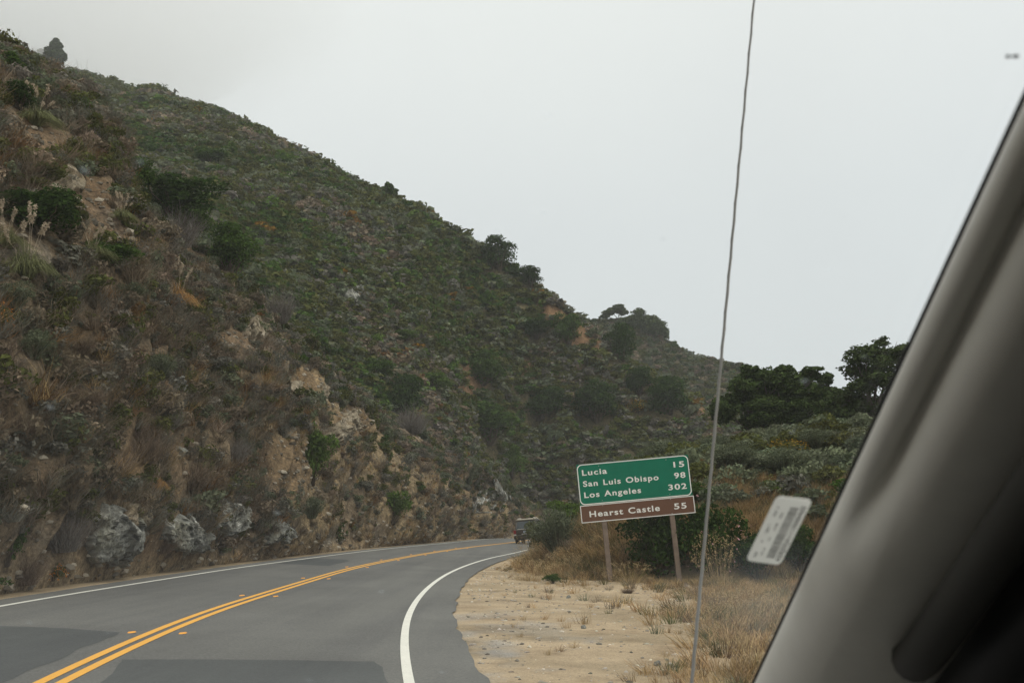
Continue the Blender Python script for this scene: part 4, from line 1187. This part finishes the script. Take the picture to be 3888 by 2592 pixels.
# ------------------------------------------------------------------ the distant vehicle
vj = int(np.argmin(np.abs(CEN[:, 1] - 79)))
vq = CEN[vj] + NRM[vj] * (OY[vj] + 1.15)
w0 = onroad(np.array([1953.]), np.array([2066.]))[0]
vq = np.array([w0[0] + .92, w0[1] + .6])
suv = thing('suv', 'dark olive SUV with pale roof driving off around the bend, half hidden by bushes', 'car', (vq[0], vq[1], planez(vq[0], vq[1]) + .03), -math.atan2(TAN[vj][0], TAN[vj][1]) - R_(3))
bodym = plain('dark olive car paint', (.055, .045, .032), .35, .05, 3, spec=.5); roofm = plain('roof paint with sky reflection', (.42, .38, .30), .4, .05)  # the roof's pale tone has the sky's reflection painted into its colour
glassd = plain('dark tinted glass', (.02, .03, .033), .08, .05, spec=.6); red = plain('red tail lamp', (.22, .03, .03), .25, .05); rub = plain('tyre rubber', (.018, .018, .018), .8, .1); chrome = plain('pale trim', (.55, .53, .48), .35, .05)


def ringsec(w, z0, z1, y, r=.12, n=4, tumble=0):
    pts = []
    for cx_, cz_, a0 in ((w - r, z1 - r, 0), (-w + r, z1 - r, 90), (-w + r, z0 + r, 180), (w - r, z0 + r, 270)):
        for t in np.linspace(a0, a0 + 90, n): pts.append((cx_ + r * math.cos(R_(t)), y, cz_ + r * math.sin(R_(t))))
    return np.array(pts)


def loft(secs):
    n = len(secs[0]); V = np.concatenate(secs); Fq = []
    for i_ in range(len(secs) - 1):
        for k in range(n): Fq.append((i_ * n + k, i_ * n + (k + 1) % n, (i_ + 1) * n + (k + 1) % n, (i_ + 1) * n + k))
    m_ = len(secs) - 1
    return V, [np.array(Fq)[:, ::-1], np.array([list(range(n)), [m_ * n + k for k in range(n)][::-1]])]


b = MB(); b.add(*loft([ringsec(.86, .42, 1.10, 0, .1), ringsec(.92, .36, 1.14, .12, .12), ringsec(.93, .34, 1.14, 1.5, .12), ringsec(.93, .34, 1.12, 3.2, .12), ringsec(.9, .36, 1.05, 4.3, .12), ringsec(.8, .42, .9, 4.65, .1)]))
b.build('body', bodym, suv, True)
cab = []
for y, w_, z in ((.1, .80, 1.12), (.22, .74, 1.5), (.36, .68, 1.80), (2.5, .68, 1.82), (3.1, .74, 1.45), (3.5, .8, 1.12)):
    cab.append(ringsec(w_, .95, z, y, .06))
V = np.concatenate([c for c in cab]); b = MB()
b.add(*loft([ringsec(.80, 1.0, 1.13, .1, .05), ringsec(.78, 1.0, 1.80, .36, .10), ringsec(.78, 1.0, 1.84, 1.6, .1), ringsec(.78, 1.0, 1.80, 2.6, .1), ringsec(.8, 1.0, 1.14, 3.5, .05)]))
b.build('cabin', bodym, suv, True)
MB().add(*loft([ringsec(.74, 1.78, 1.86, .30, .03), ringsec(.72, 1.80, 1.89, .8, .04), ringsec(.72, 1.80, 1.89, 2.3, .04), ringsec(.68, 1.78, 1.85, 2.6, .03)])).build('roof', roofm, suv, True)
MB().add(np.array([(-.68, .115, 1.17), (.68, .115, 1.17), (.62, .31, 1.70), (-.62, .31, 1.70)]) + np.array([0, -.022, 0]), np.array([(0, 1, 2, 3)])).build('rear_window', glassd, suv)
for sgn in (-1, 1):
    MB().add(np.array([(sgn * .815, .5, 1.2), (sgn * .815, 2.9, 1.2), (sgn * .80, 2.5, 1.68), (sgn * .80, .55, 1.68)]), np.array([(0, 1, 2, 3)])).build('side_window', glassd, suv)
    MB().box((sgn * .82 - .1, -.03, .82), (sgn * .82 + .1, .1, 1.10)).build('tail_light', red, suv)
    MB().box((sgn * .82 - .09, -.035, .70), (sgn * .82 + .09, .09, .80)).build('reverse_light', chrome, suv)
    MB().tube([(sgn * .6, .5, 1.93), (sgn * .6, 2.2, 1.93)], .022, 6).build('roof_rail', chrome, suv)
    for yw in (.85, 3.7):
        wh = MB().tube([(sgn * .70, yw, .35), (sgn * .72, yw, .35), (sgn * .90, yw, .35), (sgn * .93, yw, .35)], [.30, .36, .36, .31], 20).build('wheel', rub, suv)
        MB().tube([(sgn * .925, yw, .35), (sgn * .94, yw, .35)], [.2, .17], 14).build('rim', chrome, wh)
MB().add(*loft([ringsec(.88, .45, .70, -.16, .05), ringsec(.93, .42, .72, .05, .06)])).build('bumper', bodym, suv, True)
MB().box((-.3, -.19, .76), (.3, -.02, .80)).build('licence_light_bar', chrome, suv)
MB().box((-.17, -.045, .84), (.17, -.01, 1.0)).build('licence_plate', plain('plate', (.35, .4, .45), .5), suv)
MB().box((-.6, -.04, 1.12), (.6, .02, 1.16)).build('tailgate_trim', chrome, suv)

# ------------------------------------------------------------------ the car we sit in
car = thing('car', 'interior of the car looking out past its right windshield pillar', 'car', (0, 0, 0))
A0, B0 = P(2864., 2592., .95), P(3900., 363., .50)
ax = (B0 - A0) / np.linalg.norm(B0 - A0); Lax = np.linalg.norm(B0 - A0)
HDG = np.array([-.156, .988, 0]); LAT = np.array([.982, .155, -.108]); LAT /= np.linalg.norm(LAT); CU = np.cross(LAT, HDG)
trim = plain('beige pillar plastic', (.76, .755, .71), .45, .03, 40, spec=.3, bump=.08, bscale=900)
blk = plain('black rubber', (.012, .012, .013), .6, .1); dark = plain('dark grey door trim', (.05, .05, .046), .7, .08); lining = plain('dark cabin lining', (.035, .035, .032), .9, .1)


def frame_at(t):
    X = A0 + ax * (t * Lax); w = CAM - X; w = w - ax * (w @ ax); w /= np.linalg.norm(w); u = np.cross(ax, w)
    if (proj(X + u * .01)[0] - proj(X)[0]) < 0: u = -u
    return X, u, w


def prof(t, k):
    """cross-section of the trim: k 0..1 from the glass edge round to the door side -> (u, w) metres"""
    if k < .5: an = math.pi * (1 - k); lo = (.040 + .040 * math.cos(an), .043 * math.sin(an))
    else: f = (k - .5) / .5; lo = (.040 + .088 * f, .043 - .016 * f - .052 * f * f)
    # upper part: a narrow outer rib, a groove, then a second rounder rib
    if k < .22: a2 = math.pi * (1 - k / .22 * .78); hi = (.010 + .010 * math.cos(a2), .016 * math.sin(a2))
    elif k < .34: f = (k - .22) / .12; hi = (.0177 + .0045 * f, .0102 - .004 * math.sin(f * math.pi))
    elif k < .62: f = (k - .34) / .28; a2 = math.pi * (1 - f * .5); hi = (.0222 + .022 + .022 * math.cos(a2), .0102 + .024 * math.sin(a2))
    else: f = (k - .62) / .38; hi = (.0442 + .083 * f, .0342 - .012 * f - .046 * f * f)
    s = float(sstep(.40, .62, np.array(t)))
    return lo[0] * (1 - s) + hi[0] * s, lo[1] * (1 - s) + hi[1] * s


ts_ = np.linspace(-.35, 1.35, 90); ks = np.linspace(0, 1, 60); PV_ = []
for t in ts_:
    X, u, w = frame_at(t)
    for k in ks:
        a_, b_ = prof(t, k); PV_.append(X + u * a_ + w * b_)
link('pillar_trim', mesh('pillar_trim', np.array(PV_), gridfaces(90, 60), trim, True), car)
# rubber lip at the glass edge
lip = []; seal = []; strip2 = []; seal2 = []
for t in ts_:
    X, u, w = frame_at(t); lip.append(X - u * .0002 - w * .001); seal.append(X + u * .142 - w * .005); strip2.append(X + u * .185 - w * .012); seal2.append(X + u * .25 - w * .012)
MB().tube(lip, .0021, 8).build('windshield_seal', blk, car, True)
MB().tube(seal, .026, 12).build('door_seal', blk, car, True)
MB().tube(strip2, .020, 12).build('door_frame', dark, car, True)
MB().tube(seal2, .055, 12).build('window_frame', blk, car, True)
# grab handle on the pillar
hp = []
for t, h_ in ((.30, .020), (.315, .034), (.34, .046), (.42, .056), (.6, .060), (.85, .060), (1.05, .056), (1.15, .03)):
    X, u, w = frame_at(t); hp.append(X + u * .088 + w * h_ * .8)
MB().tube(crom(np.array(hp), 40), np.r_[np.linspace(.010, .015, 6), np.full(28, .015), np.linspace(.015, .010, 6)], 14).build('grab_handle', dark, car, True)
# windshield glass: plane through the pillar line and the car's left-right direction, gently bowed


def glassmat():
    m, nt, out = mat('windshield glass')
    tr = N(nt, 'ShaderNodeBsdfTransparent'); tr.inputs[0].default_value = (.97, .985, .975, 1)
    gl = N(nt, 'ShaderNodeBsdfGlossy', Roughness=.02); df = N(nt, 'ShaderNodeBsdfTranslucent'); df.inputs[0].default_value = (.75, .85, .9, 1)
    fr = N(nt, 'ShaderNodeFresnel', IOR=1.3)
    mx = N(nt, 'ShaderNodeMixShader'); nt.links.new(mathn(nt, 'MULTIPLY', fr.outputs[0], .8), mx.inputs[0]); nt.links.new(tr.outputs[0], mx.inputs[1]); nt.links.new(gl.outputs[0], mx.inputs[2])
    vo = N(nt, 'ShaderNodeTexVoronoi', Scale=34.0); tc = N(nt, 'ShaderNodeTexCoord'); nt.links.new(tc.outputs['Object'], vo.inputs['Vector'])
    sp = ramp(nt, vo.outputs['Distance'], [(.06, (1, 1, 1)), (.11, (0, 0, 0))])
    sel = mathn(nt, 'GREATER_THAN', N(nt, 'ShaderNodeSeparateColor').outputs[0], 2)
    sc = N(nt, 'ShaderNodeSeparateColor'); nt.links.new(vo.outputs['Color'], sc.inputs[0]); sel = mathn(nt, 'GREATER_THAN', sc.outputs[0], .74)
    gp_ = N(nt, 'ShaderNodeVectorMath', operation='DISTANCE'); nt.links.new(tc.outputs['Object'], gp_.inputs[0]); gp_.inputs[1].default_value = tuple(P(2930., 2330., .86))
    dash_glare = ramp(nt, mathn(nt, 'ADD', gp_.outputs['Value'], mathn(nt, 'MULTIPLY', noise(nt, 14, 5), .05)), [(.03, (1, 1, 1)), (.125, (0, 0, 0))])  # pale patch around and below the sticker: dashboard reflection painted into the glass
    film_glare = mathn(nt, 'ADD', mathn(nt, 'MULTIPLY', noise(nt, 5, 4), .006), mathn(nt, 'MULTIPLY', dash_glare, .07))
    f = mathn(nt, 'ADD', mathn(nt, 'MULTIPLY', mathn(nt, 'MULTIPLY', sp, sel), .08), film_glare)
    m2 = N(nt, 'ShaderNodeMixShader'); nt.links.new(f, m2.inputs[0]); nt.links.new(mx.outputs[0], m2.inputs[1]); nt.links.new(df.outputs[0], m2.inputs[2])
    nt.links.new(m2.outputs[0], out.inputs[0]); return m


GV_ = []; ga, gb = np.linspace(-.32, 1.30, 14), np.linspace(.012, -1.42, 24)
nrm_g = np.cross(LAT, ax); nrm_g /= np.linalg.norm(nrm_g)
if nrm_g @ (CAM - A0) > 0: nrm_g = -nrm_g            # outward


def glasspt(t, s): return A0 + ax * (t * Lax) + LAT * s + nrm_g * (.006 + .05 * (1 - ((s + .7) / .712) ** 2))


for t in ga:
    for s in gb: GV_.append(glasspt(t, s))
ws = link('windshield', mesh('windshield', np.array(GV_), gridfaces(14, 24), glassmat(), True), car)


def onglass(px, py, lift=.002):
    d = ray(float(px), float(py)); q = CAM
    s_t = .8
    for _ in range(8):
        q = CAM + d * s_t; rel = q - A0; s = float(rel @ LAT - (rel @ ax) * 0)
        t = float((rel - LAT * s) @ ax) / Lax
        g = glasspt(t, s); dist = float((g - q) @ nrm_g); s_t += dist / float(d @ nrm_g)
    return CAM + d * s_t - nrm_g * lift


stick = [onglass(*c) for c in ((2829, 2116), (2959, 2134), (3083, 1886), (2947, 1871))]


def stq(a_, b_, lift=0):          # a across the short side, b along the long side
    q = (stick[0] * (1 - a_) + stick[1] * a_) * (1 - b_) + (stick[3] * (1 - a_) + stick[2] * a_) * b_
    return q - nrm_g * lift


rr = rrect(1, 1.0, .10, 0, 0); rr[:, 1] = rr[:, 1]
rr2 = rrect(1, 2.1, .14, 0, 0) / np.array([1, 2.1])
sv = [stq(a_, b_) for a_, b_ in rr2]; n_ = len(sv)
paper, nt, out = mat('sticker paper')
_d = N(nt, 'ShaderNodeBsdfDiffuse'); _t = N(nt, 'ShaderNodeBsdfTranslucent'); _m = N(nt, 'ShaderNodeMixShader'); _m.inputs[0].default_value = .55
_d.inputs[0].default_value = _t.inputs[0].default_value = (.90, .90, .88, 1)
nt.links.new(_d.outputs[0], _m.inputs[1]); nt.links.new(_t.outputs[0], _m.inputs[2]); nt.links.new(_m.outputs[0], out.inputs[0]); ink = plain('sticker ink', (.03, .03, .03), .7, .05)
stk = MB().prism(np.array(sv), -nrm_g * .0004).build('barcode_sticker', paper, ws, label='white barcode sticker on the inside of the glass')
bars = MB(); rb = np.random.default_rng(3); x_ = .10
while x_ < .86:
    w_ = rb.choice([.006, .006, .012]); bars.add(np.array([stq(.50, x_, .0006), stq(.74, x_, .0006), stq(.74, x_ + w_, .0006), stq(.50, x_ + w_, .0006)]), np.array([(0, 1, 2, 3)])); x_ += w_ + rb.choice([.006, .009])
bars.build('barcode', ink, stk)


def sticker_text(txt, a0, a1, b0, b1):
    V, Fs = bfont_text(txt, 1, .73, 0, 0, 0)
    zz = V[:, 2] / .73; out = np.array([stq(a1 + (a0 - a1) * z_, b0 + (b1 - b0) * x__, .0006) for x__, z_ in zip(V[:, 0], zz)]); return out, Fs


for it_ in [sticker_text('AEBJEEJA1110000460', .78, .92, .06, .90), sticker_text('210  AL', .30, .38, .12, .24), sticker_text('N', .32, .38, .36, .40), sticker_text('14 80', .32, .40, .52, .62), sticker_text('NAD', .32, .40, .70, .78), sticker_text('400', .14, .22, .08, .16), sticker_text('P', .16, .22, .32, .35), sticker_text('1800 T', .14, .22, .46, .60), sticker_text('FRT 7', .14, .22, .72, .86)]: textmesh('lettering', [it_], ink, stk)
sp_ = []
bg = MB()
for cx_, cy_, rx_, ry_ in ((3822, 206, 12, 7), (3850, 205, 14, 8)):
    bg.add(np.array([onglass(cx_ + rx_ * math.cos(a_), cy_ + ry_ * math.sin(a_)) for a_ in np.linspace(0, 6.283, 10, endpoint=False)]), np.array([list(range(10))]))
bg.build('dead_insect', plain('insect', (.1, .1, .1), .8), ws)
# whip antenna with its spiral wrap
an_b, an_t = P(2620., 2660., 1.78), P(2874., -120., 1.62)
tn = np.linspace(0, 1, 420); pth = an_b + (an_t - an_b) * tn[:, None]
La = np.linalg.norm(an_t - an_b); ph = tn * La / .055 * 2 * np.pi; e1 = np.array([1., 0, 0]); e2 = np.array([0, 1., 0])
metal = plain('antenna metal', (.34, .34, .33), .45, .05, metal=.3)
rad_ = .0030 - .0015 * tn
rod = MB().tube(pth + (.00025 * np.cos(ph))[:, None] * e1 + (.00025 * np.sin(ph))[:, None] * e2, rad_, 8).build('antenna', metal, car, True)
MB().tube(pth + ((rad_ + .0002) * np.cos(ph))[:, None] * e1 + ((rad_ + .0002) * np.sin(ph))[:, None] * e2, .0004, 5).build('spiral_wrap', metal, rod, True)
MB().tube([an_b - (0, 0, .09), an_b - (0, 0, .05), an_b], [.03, .02, .008], 14).build('antenna_base', blk, rod, True)


def cbox(name, lo, hi, m):        # box in the car's own axes (right, forward, up) about the camera
    q = MB().box(lo, hi); q.V = [CAM + v[:, :1] * LAT + v[:, 1:2] * HDG + v[:, 2:] * CU for v in q.V]
    return q.build(name, m, car)


cbox('roof_lining', (-1.15, -1.7, .29), (.56, .36, .33), lining)
cbox('rear_wall', (-1.15, -1.75, -1.05), (.50, -1.7, .33), lining)
cbox('door', (.56, -1.7, -1.05), (.60, .82, .34), lining)  # unseen; this side and the rear shaped windowless to keep the pillar dark
cbox('driver_door', (-1.20, -1.7, -1.05), (-1.15, .95, -.16), lining)
cbox('driver_window_frame', (-1.20, -1.7, -.16), (-1.15, -.75, .33), lining)
cbox('roof_rail', (-1.20, -.75, .24), (-1.15, .40, .33), lining)
cbox('cabin_floor', (-1.15, -1.7, -1.1), (.56, 1.0, -1.05), lining)
cbox('dashboard', (-1.14, .5, -.62), (.55, 1.02, -.36), plain('dashboard plastic', (.24, .235, .22), .8, .1))
cbox('hood', (-1.18, 1.05, -.62), (.60, 2.1, -.44), plain('hood paint', (.25, .25, .26), .3, .05))

# ------------------------------------------------------------------ haze
hz, nt, out = mat('sea haze'); pv = N(nt, 'ShaderNodeVolumePrincipled'); pv.inputs['Color'].default_value = (.93, .95, .97, 1); pv.inputs['Density'].default_value = .0003
nt.links.new(pv.outputs[0], out.inputs['Volume'])
MB().box((-640, -60, -60), (300, 1000, 480)).build('haze', hz, kind='stuff')

fg, nt, out = mat('low cloud'); pv = N(nt, 'ShaderNodeVolumePrincipled'); pv.inputs['Color'].default_value = (1, 1, 1, 1); pv.inputs['Density'].default_value = .0085
nt.links.new(pv.outputs[0], out.inputs['Volume'])
fc_ = P(-60., 60., 455.); rho_ = np.clip(np.hypot(IV[:, 0], IV[:, 2]), 0, 1)
V = np.stack([IV[:, 0], np.sign(IV[:, 1]) * (1 - rho_) ** 1.4, IV[:, 2]], 1) * (1 + .15 * fbm(IV * 1.6, 3, 91))[:, None] * np.array([165, 130, 80]) + fc_
link('fog_bank', mesh('fog_bank', V, IF, fg, True), kind='stuff', label='low cloud drifting over the top of the big hill')
# ------------------------------------------------------------------ light
SUN_EL, SUN_AZ = R_(58), R_(115)
w = bpy.data.worlds.new('World'); scene.world = w; w.use_nodes = True; nt = w.node_tree; nt.nodes.clear()
out = nt.nodes.new('ShaderNodeOutputWorld'); bgd = N(nt, 'ShaderNodeBackground', Strength=.1)
sky = N(nt, 'ShaderNodeTexSky'); sky.sky_type = 'NISHITA'; sky.sun_disc = False; sky.sun_elevation = SUN_EL; sky.sun_rotation = SUN_AZ
hs = N(nt, 'ShaderNodeHueSaturation', Saturation=.2); nt.links.new(sky.outputs[0], hs.inputs['Color'])
tc = N(nt, 'ShaderNodeTexCoord'); sx = N(nt, 'ShaderNodeSeparateXYZ'); nt.links.new(tc.outputs['Generated'], sx.inputs[0])
cloud = ramp(nt, sx.outputs['Z'], [(0, (.52, .555, .572)), (.25, (.575, .605, .622)), (1, (1.03, 1.01, .95))])
cn = noise(nt, 1.6, 4, .5, 'Generated'); cl_ = mixc(nt, 1, cloud, ramp(nt, cn, [(.3, (.95, .95, .96)), (.7, (1.04, 1.04, 1.03))]), 'MULTIPLY')
sc10 = mixc(nt, 1, cl_, (10, 10, 10), 'MULTIPLY')
mx = mixc(nt, .92, hs.outputs[0], sc10)
nt.links.new(mx, bgd.inputs[0]); nt.links.new(bgd.outputs[0], out.inputs[0])
sl = bpy.data.lights.new('sun', 'SUN'); sl.energy = 1.2; sl.angle = R_(35); sl.color = (1, .95, .86)
so = bpy.data.objects.new('sun', sl); ROOT.objects.link(so)
sd_ = Vector((math.sin(SUN_AZ) * math.cos(SUN_EL), math.cos(SUN_AZ) * math.cos(SUN_EL), math.sin(SUN_EL)))
so.rotation_euler = sd_.to_track_quat('Z', 'Y').to_euler(); so.location = (60, -40, 120)

# ------------------------------------------------------------------ camera object, render settings
cd = bpy.data.cameras.new('camera'); co = bpy.data.objects.new('camera', cd); ROOT.objects.link(co)
cd.sensor_width = 36; cd.lens = 36 * F / 3888; cd.clip_start = .05; cd.clip_end = 6000
cd.dof.use_dof = True; cd.dof.focus_distance = 38; cd.dof.aperture_fstop = 14
co.matrix_world = Matrix(((RT[0], UP[0], -FWD[0], CAM[0]), (RT[1], UP[1], -FWD[1], CAM[1]), (RT[2], UP[2], -FWD[2], CAM[2]), (0, 0, 0, 1)))
scene.camera = co
scene.view_settings.view_transform = 'Standard'; scene.view_settings.look = 'None'; scene.view_settings.exposure = .44; scene.view_settings.gamma = 1
cy = scene.cycles
cy.use_denoising = True; cy.max_bounces = 6; cy.diffuse_bounces = 3; cy.glossy_bounces = 2; cy.transparent_max_bounces = 8; cy.volume_bounces = 3; cy.transmission_bounces = 3
